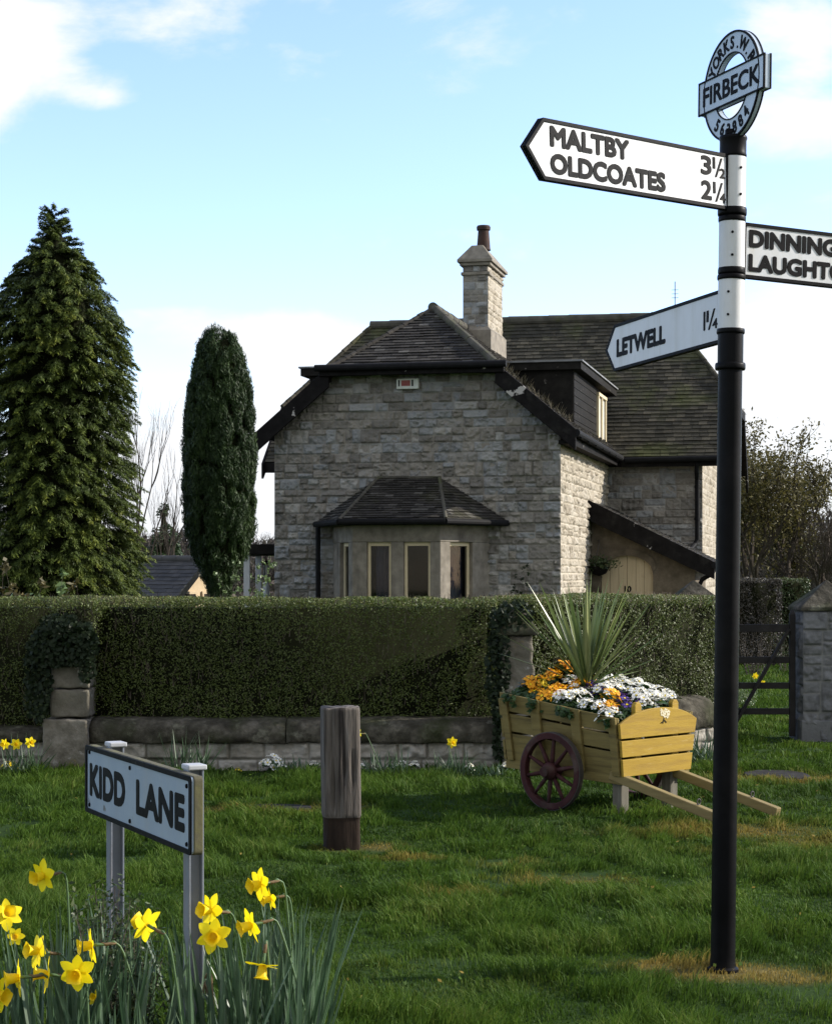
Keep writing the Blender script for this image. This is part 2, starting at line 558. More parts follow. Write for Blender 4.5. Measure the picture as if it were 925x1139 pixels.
def foliage(name, cols, trans=.25, rough=.6, dry=None, spec=.25):
    return pm(name, two(tuple(x * .75 for x in cols[len(cols) // 2][1]), tuple(min(1, x * 1.2) for x in cols[len(cols) // 2][1])), 1.6, 5, rough, attr='rnd', amix=.75,
              acols=cols, trans=trans, spec=spec, over=([(dry, 'dry', 0.10, .62, .92)] if dry else None))


M['grass'] = foliage('grass', [(0, (.010, .026, .004)), (.4, (.035, .076, .009)), (.8, (.070, .120, .015)), (1, (.14, .16, .04))], .35, .65, spec=.10, dry=(.23, .165, .04))
M['lawnsoil'] = pm('lawnsoil', two((.014, .028, .007), (.026, .048, .011)), 6, 8, 1, .01, 30, spec=.05, over=[((.11, .085, .03), 'dry', .2, .9, .9)])
M['field'] = pm('field', two((.055, .105, .022), (.085, .14, .03)), .05, 8, 1, .01, 2, spec=.05, over=[((.10, .085, .05), .03, .52, .62, .6)])
M['hedge'] = foliage('hedge', [(0, (.028, .038, .009)), (.5, (.060, .078, .017)), (.85, (.085, .115, .024)), (1, (.17, .15, .06))], .2, .5)
M['twig'] = pm('twig', two((.055, .045, .035), (.11, .09, .07)), 10, 5, .9)
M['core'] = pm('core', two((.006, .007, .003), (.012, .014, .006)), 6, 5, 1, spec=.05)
M['ivy'] = foliage('ivy', [(0, (.006, .011, .005)), (.6, (.012, .020, .008)), (1, (.034, .042, .024))], .1, .5, spec=.1)
M['conifer'] = foliage('conifer', [(0, (.006, .012, .003)), (.35, (.024, .042, .008)), (.7, (.070, .096, .013)), (1, (.19, .20, .028))], .2, .6)
M['cypress'] = foliage('cypress', [(0, (.006, .013, .004)), (.5, (.016, .034, .009)), (1, (.042, .075, .016))], .15, .6)
M['tree_leaf'] = foliage('tree_leaf', [(0, (.035, .032, .012)), (.5, (.085, .075, .022)), (1, (.15, .13, .045))], .3, .6)
M['shrub'] = foliage('shrub', [(0, (.015, .03, .010)), (.5, (.04, .062, .02)), (1, (.11, .13, .06))], .2, .5)
M['clipped'] = foliage('clipped', [(0, (.018, .014, .014)), (.5, (.04, .036, .028)), (1, (.10, .095, .08))], .15, .5)
M['redleaf'] = foliage('redleaf', [(0, (.04, .035, .012)), (.5, (.07, .06, .02)), (1, (.14, .11, .04))], .25, .5)
M['paleleaf'] = foliage('paleleaf', [(0, (.06, .10, .035)), (.6, (.13, .19, .07)), (1, (.34, .38, .28))], .25, .45)
M['farwood'] = foliage('farwood', [(0, (.035, .03, .028)), (.5, (.065, .055, .05)), (1, (.10, .09, .065))], .1, .9)
M['bark'] = pm('bark', two((.035, .028, .023), (.08, .068, .055)), 6, 8, .95, .01, 20, spec=.1)
M['bark_grey'] = pm('bark_grey', two((.07, .062, .058), (.14, .125, .115)), 6, 8, .95, .01, 20, spec=.1)
M['daff_leaf'] = foliage('daff_leaf', [(0, (.024, .052, .024)), (.5, (.048, .088, .042)), (1, (.11, .16, .10))], .2, .4, spec=.4)
M['daff_stem'] = pm('daff_stem', two((.06, .11, .045), (.09, .15, .06)), 20, 4, .5, trans=.15)
M['daff_brown'] = pm('daff_brown', two((.10, .065, .03), (.17, .12, .06)), 30, 4, .8, trans=.2)
M['petal'] = pm('petal', two((.82, .66, .006), (.92, .76, .012)), 25, 4, .55, trans=.35)
M['trumpet'] = pm('trumpet', two((.74, .52, .006), (.84, .61, .012)), 25, 4, .55, trans=.3)
M['cordyline'] = foliage('cordyline', [(0, (.045, .075, .020)), (.5, (.12, .165, .05)), (1, (.30, .31, .13))], .2, .4, spec=.4)
M['fl_white'] = pm('fl_white', two((.80, .79, .72), (.88, .87, .82)), 40, 3, .6, trans=.3)
M['fl_orange'] = pm('fl_orange', two((.68, .27, .008), (.80, .39, .012)), 40, 3, .6, trans=.25)
M['fl_yellow'] = pm('fl_yellow', two((.72, .52, .01), (.80, .62, .02)), 40, 3, .6, trans=.25)
M['fl_purple'] = pm('fl_purple', two((.045, .022, .13), (.09, .045, .24)), 40, 3, .6, trans=.2)
M['fl_lilac'] = pm('fl_lilac', two((.30, .26, .52), (.42, .38, .62)), 40, 3, .6, trans=.2)
M['fl_leaf'] = foliage('fl_leaf', [(0, (.012, .03, .009)), (.5, (.026, .055, .014)), (1, (.06, .10, .03))], .15, .5)


def glass_mat():
    m = bpy.data.materials.new('window_glass')
    m.use_nodes = True
    t = m.node_tree
    t.nodes.clear()
    o = t.nodes.new('ShaderNodeOutputMaterial')
    a = t.nodes.new('ShaderNodeBsdfTransparent')
    a.inputs[0].default_value = (.85, .87, .86, 1)
    g = t.nodes.new('ShaderNodeBsdfGlossy')
    g.inputs['Roughness'].default_value = .03
    fr = t.nodes.new('ShaderNodeFresnel')
    fr.inputs[0].default_value = 1.28
    mx = t.nodes.new('ShaderNodeMixShader')
    t.links.new(fr.outputs[0], mx.inputs[0])
    t.links.new(a.outputs[0], mx.inputs[1])
    t.links.new(g.outputs[0], mx.inputs[2])
    t.links.new(mx.outputs[0], o.inputs[0])
    return m


M['glass'] = glass_mat()

# ------------------------------------------------------------------ masonry and roofing builders
def stone_field(W, H, cell, seed, course=(.11, .24), block=(.18, .46), depth=.03, mortar=.010, split=.55, edge=.02):
    """height field of coursed rock-faced stone on a W x H grid"""
    rg = np.random.RandomState(seed)
    xs = np.linspace(0, W, int(round(W / cell)) + 1)
    zs = np.linspace(0, H, int(round(H / cell)) + 1)
    X, Zg = np.meshgrid(xs, zs)
    e = np.full(X.shape, 1.0)
    rnd = np.zeros(X.shape)
    off = np.zeros(X.shape)
    rock = np.zeros(X.shape)
    z = 0.0
    while z < H:
        h = rg.uniform(*course)
        if H - z - h < .07: h = H - z + 1e-3
        rows = np.where((zs >= z - 1e-9) & (zs < z + h))[0]
        x = -rg.uniform(0, block[0])
        while x < W:
            w = rg.uniform(*block) * (1.15 if h < .15 else .9)
            cols = np.where((xs >= x) & (xs < x + w))[0]
            subs = [(z, h)]
            if h > .17 and rg.rand() < split:
                k = rg.uniform(.35, .65)
                subs = [(z, h * k), (z + h * k, h * (1 - k))]
            for (z0, hh) in subs:
                rr = rows[(zs[rows] >= z0 - 1e-9) & (zs[rows] < z0 + hh)]
                if len(rr) and len(cols):
                    ix = np.ix_(rr, cols)
                    u = (X[ix] - x) / w
                    v = (Zg[ix] - z0) / hh
                    wob = .005 * (fbm(X[ix] * 9, Zg[ix] * 9, seed + 3) - .5)
                    d = np.minimum(np.minimum(X[ix] - x, x + w - X[ix]), np.minimum(Zg[ix] - z0, z0 + hh - Zg[ix])) + wob
                    e[ix] = d
                    rnd[ix] = rg.rand()
                    o = rg.uniform(.25, 1.15)
                    tilt = rg.uniform(-.1, 1.0)
                    off[ix] = o * (.75 + tilt * (.5 - v) + rg.uniform(-.4, .4) * (u - .5))
                    rock[ix] = rg.uniform(.5, 1.3)
            x += w
        z += h
    m = sstep(mortar * .35, mortar * 1.9, e)
    n = fbm(X * 13, Zg * 15, seed + 9, 4)
    n2 = np.abs(fbm(X * 6, Zg * 8, seed + 29, 3) - .5) * 2
    n3 = fbm(X * 26, Zg * 34, seed + 51, 3)
    D = m * (depth * off * .8 + depth * rock * (n - .42) * 1.7 - depth * .5 * n2 * rock + depth * .3 * (n3 - .5) * rock)
    D = np.clip(D, -.004, depth * 2)
    bd = np.minimum(np.minimum(X, W - X), 9)
    k = sstep(0, edge, bd)
    return X, Zg, D, rnd, 1 - m, k


def stone_wall(name, O, U, Nv, W, H, mats, parent, seed, mask=None, cell=.0125, depth=.03, corner=.02, **kw):
    O, U, Nv = np.array(O, float), np.array(U, float), np.array(Nv, float)
    V = np.array((0, 0, 1.0))
    X, Zg, D, rnd, mort, k = stone_field(W + 2 * corner, H, cell, seed, depth=depth, **kw)
    X = X - corner
    D = corner * (1 - k) + D * k if corner else D
    Pn = O + X[..., None] * U + Zg[..., None] * V + (D + .001)[..., None] * Nv
    ny, nx = X.shape
    idx = np.arange(nx * ny).reshape(ny, nx)
    F = np.stack([idx[:-1, :-1], idx[:-1, 1:], idx[1:, 1:], idx[1:, :-1]], -1).reshape(-1, 4)
    if np.dot(np.cross(U, V), Nv) < 0: F = F[:, ::-1]
    if mask is not None:
        mk = mask(X, Zg).ravel()
        F = F[mk[F].all(1)]
    used = np.unique(F)
    remap = np.full(nx * ny, -1); remap[used] = np.arange(len(used))
    return npmesh(name, Pn.reshape(-1, 3)[used], [remap[F]], {'rnd': rnd.ravel()[used], 'mort': mort.ravel()[used]}, mats, parent, smooth=True)


def clip_poly(poly, conv):
    """Sutherland-Hodgman: poly clipped by convex ccw polygon"""
    out = poly
    n = len(conv)
    for i in range(n):
        a, b = conv[i], conv[(i + 1) % n]
        ex, ey = b[0] - a[0], b[1] - a[1]
        inp, out = out, []
        if not inp: return []
        s = inp[-1]
        ds = ex * (s[1] - a[1]) - ey * (s[0] - a[0])
        for p in inp:
            dp = ex * (p[1] - a[1]) - ey * (p[0] - a[0])
            if dp >= 0:
                if ds < 0:
                    t = ds / (ds - dp)
                    out.append((s[0] + (p[0] - s[0]) * t, s[1] + (p[1] - s[1]) * t))
                out.append(p)
            elif ds >= 0:
                t = ds / (ds - dp)
                out.append((s[0] + (p[0] - s[0]) * t, s[1] + (p[1] - s[1]) * t))
            s, ds = p, dp
    return out


def tile_roof(name, pts, mats, parent, w=.165, exp=.092, th=.011, seed=1, deck=.07, sag=0.0):
    """overlapping tiles over a planar convex polygon, plus the deck underneath (second material)"""
    rg = random.Random(seed)
    pts = [Vector(p) for p in pts]
    N = (pts[1] - pts[0]).cross(pts[2] - pts[0]).normalized()
    if N.z < 0: N = -N
    A = Z3.cross(N).normalized()
    B = N.cross(A)
    O = pts[0]
    q = [((p - O).dot(A), (p - O).dot(B)) for p in pts]
    area = sum(q[i][0] * q[(i + 1) % len(q)][1] - q[(i + 1) % len(q)][0] * q[i][1] for i in range(len(q)))
    if area < 0: q.reverse()
    a0, a1 = min(p[0] for p in q), max(p[0] for p in q)
    b0, b1 = min(p[1] for p in q), max(p[1] for p in q)
    mb = MB()
    j = 0
    b = b0 - .02
    while b < b1:
        a = a0 - rg.random() * .02 - (j % 2) * w / 2
        rowj = rg.uniform(-.004, .004)
        while a < a1:
            ww = w * rg.uniform(.93, 1.06)
            lo = b + rg.uniform(-.007, .007)
            rect = [(a + .002, lo), (a + ww - .002, lo + rg.uniform(-.004, .004)), (a + ww - .002, b + exp * 1.5), (a + .002, b + exp * 1.5)]
            c = clip_poly(rect, q)
            a += ww
            if len(c) < 3: continue
            mb.av = rg.random()
            lift = rg.uniform(-.003, .004) + rowj
            top, bot = [], []
            for (pa, pb) in c:
                t = (pb - b) / (exp * 1.5)
                wav = sag * math.sin(PI * (pa - a0) / (a1 - a0)) * (-1)
                h = th * 2.1 * (1 - t) + .004 + lift * (1 - t) + wav
                base = O + A * pa + B * pb
                top.append(base + N * h)
                bot.append(base + N * (h - th))
            n = len(c)
            bi = mb.vs(top); mb.vs(bot)
            mb.face(range(bi, bi + n))
            for i in range(n):
                k = (i + 1) % n
                mb.face((bi + i, bi + n + i, bi + n + k, bi + k))
        b += exp
        j += 1
    mb.av = .4
    mb.mi = 1
    mb.prism([p - N * .012 for p in pts], -N * deck)
    return mb.build(name, mats, parent, fix=False)


def ridge_line(name, p0, p1, parent, r=.085, mat=None, piece=.42):
    mb = MB()
    p0, p1 = Vector(p0), Vector(p1)
    L = (p1 - p0).length
    n = max(1, int(L / piece))
    rg = random.Random(int(L * 1000))
    for i in range(n):
        mb.av = rg.random()
        a, b = p0.lerp(p1, i / n), p0.lerp(p1, (i + 1) / n)
        j = Vector((0, 0, rg.uniform(-.006, .006)))
        mb.cyl(a + j, b + j, r, r * .93, 12)
    return mb.build(name, mat or M['ridge'], parent)


# ------------------------------------------------------------------ the ground
def zlawn(x, y):
    x = np.asarray(x, float); y = np.asarray(y, float)
    z = .055 * (fbm(x * .9, y * .9, 5, 3) - .5) + .035 * (fbm(x * 3.1, y * 3.1, 8, 2) - .5)
    z = z * sstep(0, 3, y + 1)
    z = z * (1 - .7 * sstep(12.5, 14.5, y))
    z = z + .10 * np.exp(-(((x + .75) / .75) ** 2 + ((y - 5.6) / .7) ** 2))
    return z


DRY = [(1.22, 7.38, .34, .16, 1.0), (1.45, 7.30, .22, .13, .9), (.98, 7.46, .20, .15, .8), (2.05, 11.45, .5, .35, .55), (1.55, 11.3, .35, .28, .5), (1.75, 10.6, .45, .2, .3), (.75, 9.6, .42, .22, .45), (.5, 10.1, .3, .18, .35),
       (-.05, 10.3, .25, .15, .6), (-.95, 12.35, .5, .20, .75), (-.55, 12.6, .25, .2, .7), (2.75, 14.3, .55, .35, .8), (.2, 9.1, .25, .12, .45), (2.3, 10.9, .3, .35, .55), (-.2, 10.75, .16, .14, .7),
       (-.45, 10.7, .2, .15, .5)]


def dryness(x, y):
    d = np.zeros_like(x)
    for (cx, cy, rx, ry, k) in DRY:
        d = np.maximum(d, k * np.exp(-(((x - cx) / rx) ** 2 + ((y - cy) / ry) ** 2)))
    d = d * (.55 + .9 * fbm(x * 5, y * 5, 77, 3))
    return np.clip(d + .13 * sstep(.6, .8, fbm(x * 1.1, y * 1.6, 99, 4)), 0, 1)


def grid_mesh(name, x0, x1, y0, y1, st, zf, mats, attr=None, parent=None):
    xs = np.arange(x0, x1 + st / 2, st); ys = np.arange(y0, y1 + st / 2, st)
    X, Y = np.meshgrid(xs, ys)
    Zv = zf(X, Y)
    nx, ny = len(xs), len(ys)
    idx = np.arange(nx * ny).reshape(ny, nx)
    F = np.stack([idx[:-1, :-1], idx[:-1, 1:], idx[1:, 1:], idx[1:, :-1]], -1).reshape(-1, 4)
    return npmesh(name, np.stack([X, Y, Zv], -1).reshape(-1, 3), [F], {k: f(X, Y).ravel() for k, f in (attr or {}).items()}, mats, parent, smooth=True)


tag(grid_mesh('lawn', -16, 16, -4, 44, .12, zlawn, M['lawnsoil'], {'dry': dryness}), kind='structure')


def zfield(x, y):
    z = -.55 - .5 * sstep(44, 60, y) + 6.2 * sstep(70, 230, y) + 1.6 * (fbm(x * .012, y * .012, 31, 3) - .5) * sstep(60, 120, y)
    return z


tag(grid_mesh('field', -420, 420, -160, 700, 10, zfield, M['field']), kind='structure')

# grass blades
rg = np.random.RandomState(11)
SLABS = [(-.955, 12.42, .26, .17), (2.80, 14.5, .24, .30)]


def grass_zone(n, xa, xb, y0, y1, wid, hmul, cond=None):
    y = rg.uniform(y0, y1, n)
    x = rg.uniform(-1, 1, n) * 0 + rg.uniform(xa, xb, n)
    k = (x > -.2228 * y - 2.2) & (x < .2228 * y + 2.2)
    for (cx, cy, rx, ry) in SLABS:
        k &= ((x - cx) / rx) ** 2 + ((y - cy) / ry) ** 2 > 1.0 + .3 * rg.randn(n)
    if cond is not None: k &= cond(x, y)
    x, y = x[k], y[k]
    dry = dryness(x, y)
    tuft = .55 * fbm(x * 2.3, y * 2.0, 41, 3) + .45 * fbm(x * 8.5, y * 6.0, 47, 2)
    h = (.014 + .080 * sstep(.38, .68, tuft)) * rg.uniform(.5, 1.35, len(x)) * hmul
    h *= 1 - .55 * dry
    bare = fbm(x * 4.5, y * 4.5, 61, 2)
    k = rg.rand(len(x)) < sstep(.16, .42, bare) * .9 + .1
    k &= rg.rand(len(x)) > sstep(.75, 1, dry) * .45
    x, y, h, dry, tuft = x[k], y[k], h[k], dry[k], tuft[k]
    n = len(x)
    z = zlawn(x, y)
    ang = 2 * PI * 1.6 * fbm(x * 1.1 + 5, y * 1.1, 71, 2) + rg.normal(0, 1.25, n)
    lean = rg.uniform(.15, .95, n) * h
    lx, ly = np.cos(ang) * lean, np.sin(ang) * lean
    fa = rg.uniform(0, 2 * PI, n)
    w = wid * rg.uniform(.6, 1.3, n)
    wx, wy = np.cos(fa) * w / 2, np.sin(fa) * w / 2
    V = np.empty((n, 5, 3))
    V[:, 0] = np.stack([x - wx, y - wy, z - .01], -1)
    V[:, 1] = np.stack([x + wx, y + wy, z - .01], -1)
    V[:, 2] = np.stack([x + wx * .8 + lx * .35, y + wy * .8 + ly * .35, z + h * .6], -1)
    V[:, 3] = np.stack([x - wx * .8 + lx * .35, y - wy * .8 + ly * .35, z + h * .6], -1)
    V[:, 4] = np.stack([x + lx, y + ly, z + h * rg.uniform(.8, 1.0, n)], -1)
    patch = fbm(x * 1.3, y * 1.3, 91, 3)
    r = np.clip(rg.beta(2, 2.4, n) * .7 + (patch - .5) * .9 + (tuft - .5) * 1.1 + .10, 0, 1)
    r = np.where(rg.rand(n) < .03, rg.uniform(.8, 1, n), r)
    return V, np.repeat(r, 5), np.repeat(dry * rg.uniform(.6, 1.25, n), 5)


zones = [grass_zone(200000, -4.2, 4.2, 5.6, 8.2, .0042, 1), grass_zone(220000, -4.8, 4.8, 8.2, 11.2, .0055, 1), grass_zone(225000, -5.6, 5.6, 11.2, 15.4, .0075, 1),
         grass_zone(100000, 2.2, 7.6, 15.0, 24, .011, .8), grass_zone(45000, 3.2, 8.0, 24.0, 34, .016, .8), grass_zone(18000, -4, 4, 2.5, 5.6, .0045, 1)]
V = np.concatenate([z[0] for z in zones]).reshape(-1, 3)
n = len(V) // 5
b = np.arange(n)[:, None] * 5
o = npmesh('grass', V, [b + np.array([[0, 1, 2, 3]]), b + np.array([[3, 2, 4]])],
           {'rnd': np.concatenate([z[1] for z in zones]), 'dry': np.concatenate([z[2] for z in zones])}, M['grass'])
tag(o, 'uneven tufts of rough green lawn grass with straw coloured patches', 'grass', kind='stuff')


# ------------------------------------------------------------------ the stone house
house = empty('stone_house', (2.268, 29.5, 0), -math.atan2(.225, .974))
tag(house, 'grey rock-faced stone cottage with half-hipped tiled roofs behind the hedge', 'house')
XL, XC = -4.679, -2.34
TF = .845                                   # front wing pitch
RZ = 6.05


def zroof_f(x): return RZ - TF * np.abs(x - XC)


def zroof_m(y): return 6.81 - .977 * np.abs(y - 8.8)


# front gable wall
stone_wall('front_wall', (XL, 0, -.6), (1, 0, 0), (0, -1, 0), -XL, 5.55, M['stone'], house, 3,
           mask=lambda s, t: (t - .6 < 4.86) & (t - .6 < zroof_f(XL + s) - .10), depth=.060, course=(.10, .25), block=(.13, .40))
stone_wall('side_wall', (0, 0, -.6), (0, 1, 0), (1, 0, 0), 6.0, 4.35, M['stone_sunlit'], house, 5, cell=.014, depth=.048, course=(.10, .25), block=(.14, .44))
stone_wall('rear_wing_wall', (0, 6.0, -.6), (1, 0, 0), (0, -1, 0), 1.77, 4.3, M['stone'], house, 8, cell=.0125, depth=.050, course=(.12, .29), block=(.16, .5))
stone_wall('rear_gable_wall', (1.77, 6.0, -.6), (0, 1, 0), (1, 0, 0), 5.6, 5.6, M['stone_sunlit'], house, 9, cell=.02, depth=.034,
           mask=lambda s, t: (t - .6 < 4.95) & (t - .6 < zroof_m(6.0 + s) - .12))
mb = MB()
mb.prism([(XL + .002, .002, -1), (-.002, .002, -1), (-.002, .002, float(zroof_f(0)) - .14), (-.95, .002, 4.86), (-3.73, .002, 4.86), (XL + .002, .002, float(zroof_f(XL)) - .14)], (0, 7, 0))
mb.prism([(1.768, 6.002, -1), (1.768, 11.6, -1), (1.768, 11.6, 3.9), (1.768, 10.6, 4.94), (1.768, 7.0, 4.94), (1.768, 6.002, 3.9)], (-8.2, 0, 0))
mb.build('inner_wall', M['stone'], house)

# front wing roof
ex = .24
pts_r = [(ex, -.25, zroof_f(ex)), (ex, 5.72, zroof_f(ex)), (XC, 8.0, RZ), (XC, 1.36, RZ), (-.98, -.25, 4.9)]
pts_l = [(2 * XC - p[0], p[1], p[2]) for p in pts_r]
RM = [M['tile'], M['blackwood']]
tile_roof('front_roof', pts_r, RM, house, seed=2)
tile_roof('front_roof', pts_l, RM, house, seed=3)
tile_roof('hip_roof', [(-.98, -.25, 4.9), (XC, 1.36, RZ), (2 * XC + .98, -.25, 4.9)], RM, house, seed=4)
ridge_line('ridge_tiles', (XC, 1.30, RZ + .02), (XC, 4.0, RZ + .02), house)
ridge_line('hip_ridge', (-.98, -.27, 4.93), (XC, 1.36, RZ + .02), house, r=.065)
ridge_line('hip_ridge', (2 * XC + .98, -.27, 4.91), (XC, 1.36, RZ + .01), house, r=.045, mat=M['tile'], piece=.12)
# main wing roof
RMM = [M['tile_moss'], M['blackwood']]
tile_roof('main_roof', [(-6.7, 5.7, 3.78), (2.3, 5.7, 3.78), (2.3, 6.91, 4.96), (.93, 8.8, 6.81), (-5.3, 8.8, 6.81), (-6.7, 6.91, 4.96)], RMM, house, seed=5, exp=.115)
tile_roof('main_roof', [(-6.7, 11.9, 3.78), (2.3, 11.9, 3.78), (2.3, 10.69, 4.96), (.93, 8.8, 6.81), (-5.3, 8.8, 6.81), (-6.7, 10.69, 4.96)], RMM, house, seed=6, exp=.14)
tile_roof('hip_roof', [(2.3, 6.91, 4.96), (.93, 8.8, 6.81), (2.3, 10.69, 4.96)], RMM, house, seed=7)
tile_roof('hip_roof', [(-6.7, 6.91, 4.96), (-5.3, 8.8, 6.81), (-6.7, 10.69, 4.96)], RMM, house, seed=8)
ridge_line('ridge_tiles', (-5.34, 8.8, 6.83), (.97, 8.8, 6.83), house, r=.1)
for s0, s1 in (((2.3, 6.91, 4.98), (.93, 8.8, 6.83)), ((2.3, 10.69, 4.98), (.93, 8.8, 6.83)), ((-6.7, 6.91, 4.98), (-5.3, 8.8, 6.83))):
    ridge_line('hip_ridge', s0, s1, house, r=.05, mat=M['tile_moss'], piece=.14)


# bargeboards, fascias, gutters
def barge(p0, p1, h, vec):
    mb = MB()
    p0, p1 = Vector(p0), Vector(p1)
    dz = Vector((0, 0, h))
    mb.prism([p0, p1, p1 - dz, p0 - dz], vec)
    return mb.build('bargeboard', M['blackwood'], house, bevel=.006)


for sgn in (1, -1):
    fx = lambda x: XC + sgn * (x - XC)
    barge((fx(.30), -.31, 3.86), (fx(-.98), -.31, 4.935), .33, (0, .055, 0))
    mb = MB()                                                    # soffit and verge underside
    mb.prism([(fx(.27), -.255, 3.74), (fx(-.95), -.255, 4.77), (fx(-.95), -.255, 4.73), (fx(.27), -.255, 3.70)], (0, .25, 0))
    mb.build('soffit', M['blackwood'], house)
mb = MB()
mb.box(-3.85, -.83, -.36, -.305, 4.775, 4.93)
mb.box(-3.75, -.93, -.305, -.03, 4.80, 4.84)
mb.build('fascia', M['blackwood'], house, bevel=.006)
mb = MB()
mb.cyl((-3.9, -.41, 4.90), (-.78, -.41, 4.90), .055, n=12)
mb.build('gutter', M['blackiron'], house, smooth=False)
mb = MB()
mb.box(.012, .21, -.2, 5.7, 3.64, 3.70)
mb.box(.21, .25, -.28, 5.72, 3.62, 3.84)
mb.build('fascia', M['blackwood'], house)
mb = MB()
mb.cyl((.31, -.30, 3.80), (.31, 5.6, 3.76), .06, n=12)
for k in range(7):
    y = -.1 + k * .9
    mb.box(.25, .37, y, y + .03, 3.72, 3.745)
mb.build('gutter', M['blackiron'], house)
mb = MB()
mb.box(.3, 2.28, 5.68, 5.72, 3.60, 3.77)
mb.box(.05, 2.28, 5.72, 5.98, 3.62, 3.66)
mb.build('fascia', M['blackwood'], house)
mb = MB()
mb.box(-6.68, XL - .02, 5.68, 5.72, 3.58, 3.77)
mb.box(-6.68, XL - .02, 5.72, 6.1, 3.60, 3.64)
mb.build('fascia', M['blackwood'], house)
mb = MB()
mb.cyl((.38, 5.62, 3.72), (2.33, 5.62, 3.74), .055, n=12)
mb.build('gutter', M['blackiron'], house)
for (ya, yb, za, zb) in ((5.62, 6.95, 3.76, 5.0), (10.65, 12.05, 5.0, 3.66)):
    barge((2.33, ya, za), (2.33, yb, zb), .30, (-.05, 0, 0))
    barge((-6.73, ya, za), (-6.73, yb, zb), .30, (.05, 0, 0))
mb = MB()
mb.box(2.29, 2.34, 6.95, 10.65, 4.80, 4.97)
mb.build('fascia', M['blackwood'], house)
mb = MB()
dp = [(1.72, 5.66, 3.68), (1.70, 5.74, 3.5), (1.70, 5.88, 3.36), (1.70, 5.90, 2.25), (1.66, 5.86, 2.15), (1.60, 5.6, 2.05), (1.58, 5.2, 1.95)]
mb.tube(dp, .042, 8)
for z in (3.2, 2.6): mb.cyl((1.70, 5.89, z), (1.70, 5.89, z + .05), .055, n=10)
mb.build('downpipe', M['blackiron'], house)

# dormers
for sgn in (1, -1):
    fx = lambda x: XC + sgn * (x - XC)
    mb = MB()
    mb.prism([(fx(-.05), 1.84, 3.85), (fx(-.05), 1.84, 5.02), (fx(-1.35), 1.84, 5.02), (fx(-1.45), 1.84, 4.9)], (0, 4.6, 0))
    for k in range(7):                                            # lapped boards
        z = 4.06 + k * .135
        x0, x1 = fx(-.05), fx(-.034)
        mb.box(min(x0, x1), max(x0, x1), 1.86, 4.74, z, z + .125)
    dorm = mb.build('dormer', M['darkboard'], house)
    mb = MB()
    x0, x1 = sorted((fx(-1.45), fx(.10)))
    mb.box(x0, x1, 1.74, 6.7, 5.02, 5.15)
    mb.build('flat_roof', M['darkboard'], dorm, bevel=.006)
    mb = MB()
    x0, x1 = sorted((fx(-1.5), fx(.13)))
    mb.box(x0, x1, 1.71, 6.7, 5.15, 5.18)
    mb.build('roof_edge', M['lead'], dorm, bevel=.004)
    mb = MB()
    def fr(y0, y1, z0, z1, d=.03):
        a, b_ = sorted((fx(-.05), fx(-.05 + d)))
        mb.box(a, b_, y0, y1, z0, z1)
    for y in (4.80, 5.31, 5.86): fr(y, y + .07, 4.07, 4.92, .05)
    for z in (4.02, 4.87): fr(4.79, 5.94, z, z + .06, .06)
    wnd = mb.build('window', M['cream'], dorm, bevel=.004)
    mb = MB()
    a, b_ = sorted((fx(-.05), fx(-.035)))
    mb.box(a, b_, 4.87, 5.31, 4.08, 4.87); mb.box(a, b_, 5.38, 5.86, 4.08, 4.87)
    mb.build('pane', M['net'], dorm)

# chimney stack
CX0, CX1, CY0, CY1 = -2.385, -1.905, 4.0, 5.45
mb = MB()
mb.box(CX0 + .03, CX1 - .03, CY0 + .03, CY1 - .03, 5.2, 7.2)
mb.prism([(CX0 - .05, CY0 - .06, 5.0), (CX1 + .06, CY0 - .06, 5.0), (CX1 + .06, CY1 + .05, 5.0), (CX0 - .05, CY1 + .05, 5.0)], (0, 0, 1.02))
b0 = mb.vs([(CX0 - .05, CY0 - .06, 6.02), (CX1 + .06, CY0 - .06, 6.02), (CX1 + .06, CY1 + .05, 6.02), (CX0 - .05, CY1 + .05, 6.02),
            (CX0 + .028, CY0 + .028, 6.12), (CX1 - .028, CY0 + .028, 6.12), (CX1 - .028, CY1 - .028, 6.12), (CX0 + .028, CY1 - .028, 6.12)])
for i in range(4): mb.face((b0 + i, b0 + (i + 1) % 4, b0 + 4 + (i + 1) % 4, b0 + 4 + i))
mb.box(CX0 - .025, CX1 + .025, CY0 - .025, CY1 + .025, 7.03, 7.085)
mb.box(CX0 - .045, CX1 + .045, CY0 - .045, CY1 + .045, 7.20, 7.255)
mb.box(CX0 - .085, CX1 + .085, CY0 - .085, CY1 + .085, 7.258, 7.315)
b0 = mb.vs([(CX0 - .08, CY0 - .08, 7.315), (CX1 + .08, CY0 - .08, 7.315), (CX1 + .08, CY1 + .08, 7.315), (CX0 - .08, CY1 + .08, 7.315),
            (CX0 + .15, CY0 + .09, 7.585), (CX1 - .12, CY0 + .09, 7.585), (CX1 - .12, CY1 - .30, 7.56), (CX0 + .15, CY1 - .30, 7.56)])
for i in range(4): mb.face((b0 + i, b0 + (i + 1) % 4, b0 + 4 + (i + 1) % 4, b0 + 4 + i))
mb.face((b0 + 4, b0 + 5, b0 + 6, b0 + 7))
chim = mb.build('chimney', M['stone_dressed'], house, bevel=.008)
stone_wall('stack_wall', (CX0 + .02, CY0 + .02, 5.9), (1, 0, 0), (0, -1, 0), CX1 - CX0 - .04, 1.3, M['stone'], chim, 21, depth=.034, course=(.09, .2), block=(.10, .22), corner=.012)
stone_wall('stack_wall', (CX1 - .02, CY0 + .02, 5.7), (0, 1, 0), (1, 0, 0), CY1 - CY0 - .04, 1.5, M['stone_sunlit'], chim, 22, depth=.036, course=(.09, .18), corner=.012)
mb = MB()
